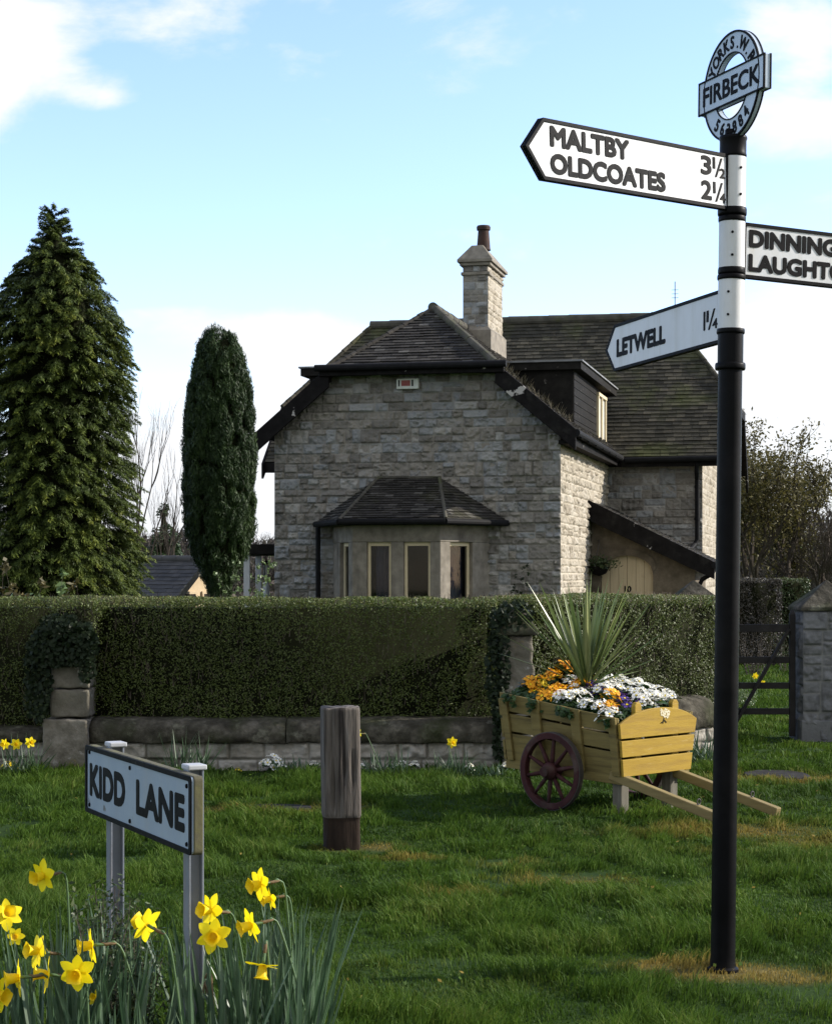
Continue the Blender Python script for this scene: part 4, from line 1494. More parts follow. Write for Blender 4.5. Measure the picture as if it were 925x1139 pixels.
def hedge_mesh(name, L, D, z0, z1, seed, dens, parent=None, thin=None, mats=None, leaf=(.020, .0105), loc=None, rz=0, topbright=True):
    """clipped hedge: local x 0..L, y 0..D"""
    rg = np.random.RandomState(seed)
    H = z1 - z0
    parts = []
    def wob(x, y, s): return .060 * (fbm(x * 1.6, y * 1.6, s, 3) - .5) + .03 * (fbm(x * 6, y * 6, s + 40, 2) - .5)
    # front, back, left, right, top
    for (area, f) in ((L * H, 'f'), (L * H * .35, 'b'), (D * H, 'l'), (D * H, 'r'), (L * D * 1.25, 't')):
        n = int(area * dens)
        u, v = rg.rand(n), rg.rand(n)
        dep = np.abs(rg.normal(0, .035, n)) - .012
        if f in 'fb':
            x = u * L; z = z0 + v * H
            w = wob(x, z, seed)
            rounding = .05 * sstep(.86, 1, v) ** 2
            y = (dep + w + rounding) if f == 'f' else D - dep - w
            Nn = np.tile([0, -1.0 if f == 'f' else 1.0, .25], (n, 1))
        elif f in 'lr':
            y = u * D; z = z0 + v * H
            w = wob(y, z, seed + 3)
            x = dep + w if f == 'l' else L - dep - w
            Nn = np.tile([-1.0 if f == 'l' else 1.0, 0, .25], (n, 1))
        else:
            x = u * L; y = v * D
            w = wob(x, y, seed + 5)
            e = np.minimum(y, D - y)
            z = z1 - dep + w - .05 * (1 - sstep(0, .12, e))
            Nn = np.tile([0, 0, 1.0], (n, 1))
        C = np.stack([x, y, z], -1)
        keep = np.ones(n, bool)
        hole = fbm(C[:, 0] * 7, C[:, 2] * 7 + C[:, 1] * 3, seed + 8, 2)
        keep &= rg.rand(n) < .25 + .75 * sstep(.30, .5, hole)
        if thin is not None: keep &= rg.rand(n) < thin(x, z)
        C, Nn = C[keep], Nn[keep]
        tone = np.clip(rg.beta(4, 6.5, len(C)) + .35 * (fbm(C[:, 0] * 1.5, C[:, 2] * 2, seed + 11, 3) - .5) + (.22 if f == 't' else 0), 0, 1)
        # sunlit top painted in: leaf tone raised on top face and top edge
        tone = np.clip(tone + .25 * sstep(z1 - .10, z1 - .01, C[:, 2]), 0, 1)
        parts.append((leaf_cloud(C, Nn, leaf[0], leaf[1], rg, .75), tone))
    V = np.concatenate([p[0] for p in parts])
    r = np.repeat(np.concatenate([p[1] for p in parts]), 4)
    nq = len(V) // 4
    F = quads(nq)
    # shoots sticking out of the top and twigs in the faces
    nt = int(L * 420)
    tx = rg.rand(nt) * L
    isT = rg.rand(nt) < .45
    ty = np.where(isT, rg.rand(nt) * D, -.01 + .05 * rg.rand(nt))
    tz = np.where(isT, z1 - .04, z0 + rg.rand(nt) * H)
    ln = np.where(isT, rg.uniform(.03, .09, nt), rg.uniform(.04, .10, nt))
    dr = np.stack([rg.normal(0, .35, nt), np.where(isT, rg.normal(0, .3, nt), -.35 + rg.normal(0, .25, nt)), np.ones(nt)], -1)
    dr /= np.linalg.norm(dr, axis=1)[:, None]
    P0 = np.stack([tx, ty, tz], -1)
    P1 = P0 + dr * ln[:, None]
    sd_ = np.stack([np.full(nt, .0022), np.zeros(nt), np.zeros(nt)], -1)
    Vt = np.stack([P0 - sd_, P0 + sd_, P1 + sd_ * .5, P1 - sd_ * .5], 1).reshape(-1, 3)
    Ft = quads(nt) + len(V)
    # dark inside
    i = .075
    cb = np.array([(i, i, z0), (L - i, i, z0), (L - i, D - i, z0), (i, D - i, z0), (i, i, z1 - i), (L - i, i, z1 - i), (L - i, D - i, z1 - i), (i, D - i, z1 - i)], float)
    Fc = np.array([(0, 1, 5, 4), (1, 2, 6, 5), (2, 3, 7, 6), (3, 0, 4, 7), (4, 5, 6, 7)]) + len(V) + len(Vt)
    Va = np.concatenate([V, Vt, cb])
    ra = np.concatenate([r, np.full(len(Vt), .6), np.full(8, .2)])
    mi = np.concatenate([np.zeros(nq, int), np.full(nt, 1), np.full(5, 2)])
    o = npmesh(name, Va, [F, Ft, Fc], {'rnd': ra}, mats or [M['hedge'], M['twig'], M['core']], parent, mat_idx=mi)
    if loc is not None:
        o.location = loc
        o.rotation_euler = (0, 0, rz)
    return o


WY = 15.0                                      # front face of the garden wall
def wx(px, Y=WY): return (px - 462.5) / FPX * Y


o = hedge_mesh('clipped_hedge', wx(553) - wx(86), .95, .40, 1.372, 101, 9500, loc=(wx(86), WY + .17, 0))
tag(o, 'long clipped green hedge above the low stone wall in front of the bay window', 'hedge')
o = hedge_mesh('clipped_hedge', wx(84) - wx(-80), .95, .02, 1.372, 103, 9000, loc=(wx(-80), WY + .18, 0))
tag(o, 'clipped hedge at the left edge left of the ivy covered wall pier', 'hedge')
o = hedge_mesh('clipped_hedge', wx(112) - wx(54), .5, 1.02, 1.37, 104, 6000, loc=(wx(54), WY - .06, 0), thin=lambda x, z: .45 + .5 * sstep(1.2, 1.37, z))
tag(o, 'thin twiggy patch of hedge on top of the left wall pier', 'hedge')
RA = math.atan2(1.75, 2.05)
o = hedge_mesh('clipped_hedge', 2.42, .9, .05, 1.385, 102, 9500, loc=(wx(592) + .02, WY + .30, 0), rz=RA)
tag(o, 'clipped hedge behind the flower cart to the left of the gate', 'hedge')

# ------------------------------------------------------------------ garden wall with coping
def garden_wall(name, L, loc, rz, lab, seed, zc=.415):
    w = empty(name, loc, rz)
    tag(w, lab, 'wall')
    stone_wall('wall_face', (0, 0, -.05), (1, 0, 0), (0, -1, 0), L, .275, M['wall_old'], w, seed, cell=.009, depth=.042, course=(.10, .16), block=(.12, .32), corner=0)
    mb = MB()
    mb.box(.002, L - .002, .002, .42, -.1, .222)
    mb.build('wall_core', M['wall_old'], w)
    # weathered half-round coping in long stones, one profile swept with small steps
    rgc = np.random.RandomState(seed + 1)
    prof = [(-.045, .0), (-.058, .012), (-.060, .06), (-.056, .105), (-.035, .140), (.01, .172), (.08, .190), (.30, .195), (.46, .15), (.50, .0)]
    mbc = MB()
    x = 0.0
    while x < L - .02:
        ln_ = min(rgc.uniform(1.0, 1.7), L - x)
        if L - x - ln_ < .3: ln_ = L - x
        jy, jz = rgc.normal(0, .006), rgc.normal(0, .005)
        seg = max(3, int(ln_ / .04))
        prev = None
        for k in range(seg + 1):
            xx = x + .004 + (ln_ - .008) * k / seg
            pts = []
            for q, (py_, pz_) in enumerate(prof):
                nn = float(fbm(np.array([xx * 9 + 3]), np.array([q * .9 + seed]), 7, 3)[0] - .5)
                e = .012 if k in (0, seg) else 0
                pts.append((xx, py_ + jy + nn * .045 + e, .223 + pz_ * (zc - .223) / .192 + jz + nn * .035 - e * .6))
            bi = mbc.vs(pts)
            m_ = len(prof)
            if prev is not None:
                for q in range(m_):
                    mbc.face((prev + q, prev + (q + 1) % m_, bi + (q + 1) % m_, bi + q))
            else:
                mbc.face(range(bi, bi + m_))
            prev = bi
        mbc.face(reversed(range(prev, prev + m_)))
        x += ln_
    mbc.build('coping', M['coping'], w, smooth=True, bevel=0)
    return w


garden_wall('garden_wall', wx(556) - wx(100), (wx(100), WY, 0), 0, 'low stone garden wall with rounded dark coping under the long hedge', 51)
garden_wall('garden_wall', wx(52) - wx(-90), (wx(-90), WY + .02, 0), 0, 'short piece of low garden wall at the left edge beyond the ivy pier', 52, .33)
garden_wall('garden_wall', 2.17, (wx(592) + .04, WY + .12, 0), RA, 'low stone garden wall running back from the cart to the gate', 53, .50)


def rough_block(mb, x0, x1, y0, y1, z0, z1, seed, amp=.012, nseg=8):
    """a worn stone block: subdivided box with noisy faces, closed"""
    rgb = random.Random(seed)
    nx_, ny_, nz2 = nseg, nseg, max(2, int(nseg * (z1 - z0) / (x1 - x0)))
    def disp(p):
        a = float(fbm(np.array([p[0] * 13 + seed]), np.array([p[2] * 13 + p[1] * 9]), 5, 4)[0] - .5)
        return a * amp * 2
    cx, cy, cz = (x0 + x1) / 2, (y0 + y1) / 2, (z0 + z1) / 2
    cache = {}
    def vert(i, j, k):
        key = (i, j, k)
        if key not in cache:
            p = Vector((x0 + (x1 - x0) * i / nx_, y0 + (y1 - y0) * j / ny_, z0 + (z1 - z0) * k / nz2))
            d = disp(p)
            q = Vector(p)
            for ax, (lo, hi, ii, nn) in enumerate(((x0, x1, i, nx_), (y0, y1, j, ny_), (z0, z1, k, nz2))):
                if ii == 0: q[ax] += -d + .004
                if ii == nn: q[ax] += d - .004
            ed = sum((i in (0, nx_), j in (0, ny_), k in (0, nz2)))
            if ed >= 2:
                q = q + (Vector((cx, cy, cz)) - q).normalized() * .007
            cache[key] = mb.vs([q])
        return cache[key]
    for i in range(nx_):
        for k in range(nz2):
            mb.face((vert(i, 0, k), vert(i + 1, 0, k), vert(i + 1, 0, k + 1), vert(i, 0, k + 1)))
            mb.face((vert(i + 1, ny_, k), vert(i, ny_, k), vert(i, ny_, k + 1), vert(i + 1, ny_, k + 1)))
    for j in range(ny_):
        for k in range(nz2):
            mb.face((vert(0, j + 1, k), vert(0, j, k), vert(0, j, k + 1), vert(0, j + 1, k + 1)))
            mb.face((vert(nx_, j, k), vert(nx_, j + 1, k), vert(nx_, j + 1, k + 1), vert(nx_, j, k + 1)))
    for i in range(nx_):
        for j in range(ny_):
            mb.face((vert(i, j, nz2), vert(i + 1, j, nz2), vert(i + 1, j + 1, nz2), vert(i, j + 1, nz2)))
            mb.face((vert(i, j + 1, 0), vert(i + 1, j + 1, 0), vert(i + 1, j, 0), vert(i, j, 0)))


# left wall pier
pr = empty('wall_pier', (wx(78), WY, 0))
tag(pr, 'squat stone wall pier with yellow lichen and an ivy covered top', 'pier')
mb = MB()
rough_block(mb, -.205, .165, -.13, .30, -.08, .425, 1, .012, 14)
mb.build('plinth', M['pier'], pr, smooth=True)
mb = MB()
rough_block(mb, -.15, .17, -.09, .28, .428, .66, 2, .011, 14)
rough_block(mb, -.145, .17, -.085, .28, .662, .86, 3, .012, 14)
rough_block(mb, -.14, .165, -.08, .26, .862, 1.12, 4, .012, 14)
mb.build('shaft', M['pier'], pr, smooth=True)
# middle wall pier
pm_ = empty('wall_pier', (wx(575), WY - .02, 0))
tag(pm_, 'slim dressed stone wall pier with a weathered cap behind the cart', 'pier')
mb = MB()
rough_block(mb, -.135, .135, -.10, .20, -.08, .55, 5, .022, 14)
rough_block(mb, -.125, .125, -.09, .19, .553, 1.09, 6, .022, 14)
mb.build('shaft', M['pier'], pm_, smooth=True)
mb = MB()
b0 = mb.vs([(-.165, -.13, 1.09), (.165, -.13, 1.09), (.165, .23, 1.09), (-.165, .23, 1.09), (-.165, -.13, 1.13), (.165, -.13, 1.13), (.165, .23, 1.13), (-.165, .23, 1.13), (-.04, .0, 1.30), (.04, .0, 1.30), (.04, .1, 1.30), (-.04, .1, 1.30)])
for k in (0, 4):
    for i in range(4): mb.face((b0 + k + i, b0 + k + (i + 1) % 4, b0 + k + 4 + (i + 1) % 4, b0 + k + 4 + i))
mb.face((b0 + 8, b0 + 9, b0 + 10, b0 + 11)); mb.face((b0 + 3, b0 + 2, b0 + 1, b0))
mb.build('pier_cap', M['coping'], pm_, bevel=.015, seg=3)

# gate piers
for (cx, lab) in ((3.93, 'grey stone gate pier with pyramid cap at the right edge'), (2.66, 'stone gate pier behind the hedge, only its pyramid cap clear')):
    g = empty('gate_pier', (cx, 17.6, 0))
    tag(g, lab, 'gate pier')
    stone_wall('pier_face', (-.27, 0, 0), (1, 0, 0), (0, -1, 0), .54, 1.23, M['gatepier'], g, int(cx * 10), cell=.01, depth=.035, course=(.2, .34), block=(.2, .36), corner=.01)
    stone_wall('pier_face', (-.27, .54, 0), (0, -1, 0), (-1, 0, 0), .54, 1.23, M['gatepier'], g, int(cx * 10) + 1, cell=.012, depth=.03, course=(.2, .34), block=(.2, .36), corner=.01)
    mb = MB()
    mb.box(-.268, .268, .002, .538, -.1, 1.23)
    mb.box(-.30, .30, -.03, .57, -.1, .20)
    mb.build('pier_body', M['gatepier'], g, bevel=.01)
    mb = MB()
    b0 = mb.vs([(-.31, -.04, 1.232), (.31, -.04, 1.232), (.31, .58, 1.232), (-.31, .58, 1.232), (-.31, -.04, 1.27), (.31, -.04, 1.27), (.31, .58, 1.27), (-.31, .58, 1.27), (0, .27, 1.53)])
    for i in range(4):
        mb.face((b0 + i, b0 + (i + 1) % 4, b0 + 4 + (i + 1) % 4, b0 + 4 + i))
        mb.face((b0 + 4 + i, b0 + 4 + (i + 1) % 4, b0 + 8))
    mb.face((b0 + 3, b0 + 2, b0 + 1, b0))
    mb.build('pier_cap', M['coping'], g, bevel=.012)

# garden gate
gt = empty('garden_gate', (2.93, 17.75, 0))
tag(gt, 'dark timber bar gate with a diagonal brace between the gate piers', 'gate')
for (x, z) in ((0.0, 1.10), (.62, 1.20)):
    mb = MB()
    mb.box(x, x + .055, -.03, .03, .04, z)
    if x > .1: mb.prism([(x, -.03, z), (x + .055, -.03, z), (x + .04, 0, z + .04), (x + .015, 0, z + .04)], (0, .03, 0))
    mb.build('stile', M['gatewood'], gt, bevel=.004)
for z in (1.03, .735, .49, .245):
    mb = MB()
    mb.box(.056, .619, -.016, .016, z, z + .075 if z > 1 else z + .06)
    mb.build('bar', M['gatewood'], gt, bevel=.004)
mb = MB()
mb.beam((.10, -.032, .16), (.61, -.032, 1.06), .028, .06, Vector((0, 1, 0)))
mb.build('brace', M['gatewood'], gt, bevel=.003)


# ------------------------------------------------------------------ the flower cart
CA = R(-45)
CO = Vector((1.586, 12.383, 0))
cart = empty('flower_cart', CO, CA)
tag(cart, 'mustard painted wooden handcart with dark red spoked wheels used as a planter', 'cart')
czb = lambda x: .258 - .045 * x
czt = lambda x: .640 - .125 * x
chw = lambda v: .350 + .050 * v


def cside(x, v, s, off=0.0):
    return Vector((x * (1 + .03 * (v - .5)), s * (chw(v) + off), czb(x) + (czt(x) - czb(x)) * v))


for s in (-1, 1):
    mb = MB()
    for (v0, v1) in ((0, .40), (.435, .70), (.735, 1.0)):
        mb.prism([cside(-1.0, v0, s), cside(-.0, v0, s), cside(0, v1, s), cside(-1.0, v1, s)], (0, -s * .018, 0))
    mb.build('side_panel', M['cartwood'], cart, bevel=.003)
    mb = MB()
    for (xa, xb) in ((-1.0, -.945), (-.735, -.655), (-.385, -.305), (-.065, -.002)):
        mb.prism([cside(xa, .0, s, .002), cside(xb, .0, s, .002), cside(xb, 1.01, s, .002), cside(xa, 1.01, s, .002)], (0, s * .02, 0))
    mb.build('batten', M['cartwood'], cart, bevel=.004)
    mb = MB()
    mb.beam((-1.02, s * .325, .275), (.02, s * .325, .232), .05, .06)
    mb.build('rail', M['cartwood'], cart, bevel=.004)
# front board (sunlight put into its yellow, arched) and back board
def end_board(x0, name, mat, arch_h, tilt):
    mb = MB()
    zb, zt = czb(x0), czt(x0)
    H = zt - zb
    def e(y, v): return Vector((x0 + tilt * v, y, zb + H * v))
    for (v0, v1) in ((.0, .295), (.335, .615)):
        mb.prism([e(-chw(v0) - .012, v0), e(chw(v0) + .012, v0), e(chw(v1) + .012, v1), e(-chw(v1) - .012, v1)], (.02, 0, 0))
    v0 = .655
    top = []
    for i in range(21):
        t = -1 + 2 * i / 20
        top.append(e(t * (chw(.93) + .018), .90 + arch_h * (1 - abs(t) ** 2.4)))
    mb.prism([e(-chw(v0) - .015, v0), e(chw(v0) + .015, v0)] + list(reversed(top)), (.02, 0, 0))
    return mb.build(name, mat, cart, bevel=.003)


front = end_board(.004, 'front_board', M['cartend_sunlit'], .24, .012)
end_board(-1.022, 'back_board', M['cartwood'], .12, -.012)
for y in (-.175, .225):
    mb = MB()
    pts = [(-.036, y - .035, .30), (-.036, y + .035, .30), (-.036, y + .035, .715), (-.036, y + .018, .735), (-.036, y - .018, .735), (-.036, y - .035, .715)]
    mb.prism(pts, (.034, 0, 0))
    mb.build('corner_stub', M['cartend_sunlit'], cart, bevel=.006)
mb = MB()
rgm = random.Random(4)
for (cy, cz, r) in ((.03, .655, .016), (.065, .672, .014), (.095, .655, .015), (.055, .640, .013), (.085, .632, .012), (.02, .675, .010)):
    for k in range(5):
        a = k * 2 * PI / 5 + rgm.random()
        c = Vector((.0385, cy + r * .8 * math.cos(a), cz + r * .8 * math.sin(a)))
        mb.poly([c + Vector((0, r * .55 * math.cos(t), r * .55 * math.sin(t))) for t in np.linspace(0, 2 * PI, 7)[:-1]])
motif = mb.build('painted_flower', pm('painted_motif', two((.42, .36, .22), (.6, .56, .42)), 40, 4, .7), front, fix=False)
mb = MB()
for (ya, za, yb, zb_) in ((.05, .625, .035, .585), (.05, .61, .075, .59), (.04, .60, .015, .59)):
    mb.beam((.0382, ya, za), (.0382, yb, zb_), .006, .001, Vector((1, 0, 0)))
mb.build('painted_stem', M['blackiron'], front)
mb = MB()
mb.prism([(-1.0, -.34, .285), (0, -.34, .262), (0, .34, .262), (-1.0, .34, .285)], (0, 0, .02))
mb.build('floor', M['greywood'], cart)
mb = MB()
mb.prism([cside(-.995, .80, -1, -.025), cside(-.02, .80, -1, -.025), cside(-.02, .80, 1, -.025), cside(-.995, .80, 1, -.025)], (0, 0, .03))
mb.build('soil', M['soil'], cart)
mb = MB()
mb.cyl((-.517, -.47, .265), (-.517, .47, .265), .022, n=10)
mb.build('axle', M['iron'], cart)
for s in (-1, 1):
    wh = MB()
    n = 48
    cr = lambda r, y: [(r * math.cos(2 * PI * i / n), y, r * math.sin(2 * PI * i / n)) for i in range(n)]
    wh.ring(cr(.257, -.024), cr(.214, -.024), (0, .048, 0))
    wheel = wh.build('wheel', M['wheel'], cart, bevel=.004)
    wheel.location = (-.517, s * .452, .265)
    wheel.rotation_euler = (0, .2 * s, 0)
    mb = MB()
    for k in range(10):
        a = 2 * PI * k / 10
        c, sn = math.cos(a), math.sin(a)
        mb.tube([(c * .04, 0, sn * .04), (c * .10, 0, sn * .10), (c * .17, 0, sn * .17), (c * .222, 0, sn * .222)], [.014, .016, .0125, .0115], 8)
    mb.build('spoke', M['wheel'], wheel, smooth=True)
    mb = MB()
    mb.lathe([(.05, -.05), (.058, -.04), (.058, .03), (.046, .05), (.036, .065), (.034, .08)], 20)
    mb.xform(Matrix.Rotation(-s * PI / 2, 4, 'X') if s > 0 else Matrix.Rotation(PI / 2, 4, 'X'))
    mb.build('hub', M['wheel'], wheel)
    mb = MB()
    mb.ring(cr(.262, -.02), cr(.2565, -.02), (0, .04, 0))
    mb.build('tyre', M['iron'], wheel)
for y in (-.285, .24):
    mb = MB()
    mb.box(-.10, -.025, y - .04, y + .04, -.05, .262)
    mb.build('leg', M['greywood'], cart, bevel=.006)
for (y, xe) in ((-.33, .80), (.25, .80)):
    mb = MB()
    mb.beam((-.10, y, .262), (xe, y, .045), .055, .06)
    sh = mb.build('shaft', M['shaft'], cart, bevel=.006)
    mb = MB()
    xc = .60
    zc = .262 - (xc + .1) * .241 + .035
    pts = [(xc, y + .018 * math.cos(t), zc + .018 + .018 * math.sin(t)) for t in np.linspace(0, 2 * PI, 13)]
    mb.tube(pts, .004, 6)
    mb.build('eye_bolt', M['iron'], sh)


def cart_spot(px, py, y):
    k = (px - 462.5) / FPX
    x = (k * (12.383 + .7071 * y) - 1.586 - .7071 * y) / (.7071 * (1 + k))
    x = max(-.93, min(-.13, x))
    w = CO + Vector((.7071 * (x + y), .7071 * (y - x), 0))
    z = EYE - (py - HOR) * w.y / FPX
    return Vector((w.x, w.y, z))


# blossoms: clumps of five-petalled flowers on a rosette of leaves
def clump_mesh(colour, seed, nb=9, rad=.055, fr=.021):
    rgc = random.Random(seed)
    mb = MB()
    for k in range(nb):
        a = k * 2.4 + rgc.random() * .5
        q = math.sqrt((k + .4) / nb)
        c = Vector((rad * q * math.cos(a), rad * q * math.sin(a), .045 * (1 - q * q) + rgc.uniform(-.006, .008)))
        nrm = (Vector((c.x * 1.1 / rad, c.y * 1.1 / rad, 1.0)) + Vector((rgc.uniform(-.35, .35), rgc.uniform(-.35, .35), 0))).normalized()
        s = nrm.orthogonal().normalized()
        t = nrm.cross(s)
        r = fr * rgc.uniform(.8, 1.15)
        rot = rgc.random() * 6
        for p in range(5):
            b_ = rot + p * 2 * PI / 5
            mid = c + (s * math.cos(b_) + t * math.sin(b_)) * r * .62
            rim = []
            for (dr_, da, up) in ((.12, 0, -.10), (.62, -.52, .05), (.98, -.42, .12), (1.05, -.12, .05), (.93, 0, .03), (1.05, .12, .05), (.98, .42, .12), (.62, .52, .05)):
                v = s * math.cos(b_ + da) + t * math.sin(b_ + da)
                rim.append(c + v * r * dr_ + nrm * r * (up + rgc.uniform(-.06, .06)))
            mb.mi = 0
            mc = mb.vs([mid + nrm * r * .10])
            bi = mb.vs(rim)
            for i in range(8):
                mb.face((mc, bi + i, bi + (i + 1) % 8))
        mb.mi = 1
        mb.poly([c + nrm * r * .10 + (s * math.cos(i * PI / 3) + t * math.sin(i * PI / 3)) * r * .24 for i in range(6)])
    me_o = mb.build('blossoms', [colour, M['fl_yellow']], None, fix=False)
    return me_o


def leaves_mesh(seed, n=16, L=.085, mat=None, zz=0.0):
    rgc = random.Random(seed)
    mb = MB()
    for k in range(n):
        a = k * 2.4
        el = rgc.uniform(-.2, .7)
        d = Vector((math.cos(a) * math.cos(el), math.sin(a) * math.cos(el), math.sin(el)))
        sd_ = Vector((-math.sin(a), math.cos(a), 0))
        ln_ = L * rgc.uniform(.6, 1.15)
        mb.av = rgc.random()
        pts = []
        for (u, w) in ((0, .12), (.35, .55), (.7, .62), (1, .0)):
            c = d * ln_ * u + Vector((0, 0, zz - .35 * ln_ * u * u))
            pts.append((c, w * ln_ * .42))
        prev = None
        for (c, w) in pts:
            b_ = mb.vs([c - sd_ * w, c + Vector((0, 0, -.12 * w)), c + sd_ * w])
            if prev is not None:
                mb.face((prev, prev + 1, b_ + 1, b_)); mb.face((prev + 1, prev + 2, b_ + 2, b_ + 1))
            prev = b_
    return mb.build('leaves', mat or M['fl_leaf'], None, fix=False)


def proto_clump(key, colour, label, group, seed, **kw):
    e = empty('bedding_plant', (0, 0, 0))
    clump_mesh(colour, seed, **kw).parent = e
    lv = leaves_mesh(seed + 1)
    lv.parent = e
    tag(e, label, 'flower', group)
    return e


KINDSF = {
    'o': ('fl_orange', 'orange pansy in bloom in the cart planter', 'orange pansies in the cart', dict(nb=6, rad=.045, fr=.026)),
    'w': ('fl_white', 'white primula in bloom in the cart planter', 'white primulas in the cart', dict(nb=11, rad=.055, fr=.021)),
    'p': ('fl_purple', 'purple pansy in bloom in the cart planter', 'purple pansies in the cart', dict(nb=5, rad=.04, fr=.024)),
    'l': ('fl_lilac', 'single pale lilac pansy among the orange ones in the cart', None, dict(nb=4, rad=.035, fr=.022)),
    'y': ('fl_yellow', 'yellow pansy in bloom in the cart planter', 'yellow pansies in the cart', dict(nb=6, rad=.045, fr=.025)),
}
SPOTS = [('o', 570, 759, -.20), ('o', 587, 750, .02), ('o', 592, 742, .15), ('o', 601, 742, .2), ('o', 606, 773, -.30), ('o', 614, 768, -.26), ('o', 622, 766, -.2), ('o', 618, 747, .16),
         ('o', 645, 760, .0), ('o', 678, 775, -.14), ('o', 678, 785, -.24), ('o', 579, 757, -.1), ('o', 574, 752, .05), ('o', 584, 763, -.22), ('o', 612, 752, .1), ('o', 597, 768, -.2), ('o', 630, 757, .14), ('o', 652, 757, .2), ('y', 602, 762, -.1),
         ('y', 594, 759, -.12), ('y', 634, 747, .22), ('l', 608, 757, 0), ('p', 664, 769, .0), ('p', 694, 776, -.05), ('p', 701, 783, -.16), ('p', 720, 783, -.02), ('p', 656, 764, .05),
         ('w', 627, 744, .24), ('w', 623, 756, .1), ('w', 635, 757, .1), ('w', 627, 774, -.26), ('w', 636, 774, -.26), ('w', 646, 771, -.18), ('w', 654, 782, -.3), ('w', 667, 784, -.28), ('w', 684, 794, -.34), ('w', 696, 792, -.28),
         ('w', 664, 760, .16), ('w', 672, 766, .02), ('w', 676, 757, .22), ('w', 690, 755, .3), ('w', 684, 765, .12), ('w', 698, 764, .2), ('w', 706, 761, .30), ('w', 710, 770, .12), ('w', 718, 765, .28), ('w', 724, 774, .12),
         ('w', 730, 769, .28), ('w', 737, 777, .16), ('w', 742, 772, .3), ('w', 748, 780, .22), ('w', 714, 778, .0), ('w', 731, 782, .06), ('w', 649, 765, .05), ('w', 640, 765, -.05)]
protos = {}
rgf = random.Random(12)
for (k, px, py, y) in SPOTS:
    col_, lab, grp, kw = KINDSF[k]
    if k not in protos:
        protos[k] = [proto_clump(k, M[col_], lab, grp, 100 + ord(k) + i * 7, **kw) for i in range(2 if k in 'ow' else 1)]
        pool = list(protos[k])
    else:
        pool = []
    unused = [q for q in protos[k] if q.location.length < 1e-6]
    e = unused[0] if unused else copy_tree(rgf.choice(protos[k]))
    p = cart_spot(px, py + 3, y)
    e.location = (p.x, p.y, p.z - .015)
    s = rgf.uniform(1.3, 1.65) if k in 'oy' else rgf.uniform(1.2, 1.5)
    e.scale = (s, s, s)
    e.rotation_euler = (rgf.uniform(-.25, .25) + .22, rgf.uniform(-.25, .25), rgf.uniform(0, 6.28))

# low greenery filling the cart between the blooms
rg = np.random.RandomState(5)
n = 5200
cx_, cy_ = rg.uniform(-.98, -.03, n), rg.uniform(-.365, .365, n)
cy_ = np.where((rg.rand(n) < .09) & (fbm(cx_ * 5, cx_ * 0, 14, 2) > .46), rg.uniform(-.445, -.425, n), cy_)
zt_ = .64 - .125 * cx_
mound = .085 * (1 - (np.abs(cy_) / .46) ** 2)
cz_ = zt_ - .03 + mound * rg.uniform(.2, 1.0, n) + np.where(cy_ < -.42, rg.uniform(-.055, .03, n) * (.4 + fbm(cx_ * 6, cx_ * 0, 4, 2)), 0)
Cw = np.stack([CO.x + .7071 * (cx_ + cy_), CO.y + .7071 * (cy_ - cx_), cz_], -1)
V = leaf_cloud(Cw, np.tile([-.2, -.5, 1.0], (n, 1)), .045, .022, rg, .7)
o = npmesh('bedding_greenery', V, [quads(n)], {'rnd': np.repeat(rg.beta(2, 3, n), 4)}, M['fl_leaf'])
tag(o, 'dark green leaves of the bedding plants filling the cart', 'foliage', kind='stuff')


def strap(mb, base, d0, L, w, droop, seg=7, twist=0.0, av=.5, tip=.0):
    """one strap leaf: starts at base along d0, bends down by droop"""
    p = Vector(base)
    d = Vector(d0).normalized()
    s = d.cross(Z3)
    if s.length < .05: s = Vector((1, 0, 0))
    s.normalize()
    s = (Matrix.Rotation(twist, 3, d) @ s)
    mb.av = av
    prev = None
    for k in range(seg + 1):
        t = k / seg
        ww = w * (.55 + .45 * min(1, t * 4)) * (1 - max(0, (t - .55) / .45) ** 1.6) * .5 + .0004
        nrm = s.cross(d)
        b_ = mb.vs([p - s * ww, p - nrm * ww * .35, p + s * ww])
        if prev is not None:
            mb.face((prev, prev + 1, b_ + 1, b_)); mb.face((prev + 1, prev + 2, b_ + 2, b_ + 1))
        prev = b_
        p = p + d * L / seg
        d = (d + Vector((0, 0, -droop / seg * (.4 + 1.2 * t)))).normalized()
        s = (s - d * s.dot(d)).normalized()


rgp = random.Random(9)
mb = MB()
cb = cart_spot(652, 762, .05)
for k in range(50):
    a = rgp.uniform(0, 2 * PI)
    el = R(rgp.choice([rgp.uniform(48, 86), rgp.uniform(25, 75), rgp.uniform(62, 88)]))
    d = Vector((math.cos(a) * math.cos(el) * 1.05, math.sin(a) * math.cos(el) * .8, math.sin(el)))
    L = rgp.uniform(.58, .86) * (.84 + .16 * math.sin(el))
    strap(mb, cb + Vector((rgp.uniform(-.02, .02), rgp.uniform(-.02, .02), -.03)), d, L, .030, rgp.uniform(.02, .25), 8, rgp.uniform(-.5, .5), rgp.betavariate(2, 2))
for (a, el, L, dr_) in ((188, 22, .62, .15), (170, 33, .66, .2), (15, 14, .38, .05), (200, 45, .68, .1), (172, 52, .7, .1), (25, 40, .5, .2), (345, 60, .55, .1), (250, -25, .30, .6), (-10, 48, .5, .2)):
    d = Vector((math.cos(R(a)) * math.cos(R(el)), math.sin(R(a)) * math.cos(R(el)), math.sin(R(el))))
    strap(mb, cb, d, L * 1.1, .030, dr_, 8, rgp.uniform(-.4, .4), .75)
o = mb.build('spiky_plant', M['cordyline'], None, fix=False)
tag(o, 'spiky green strap-leaved plant rising from the middle of the flower cart', 'plant')


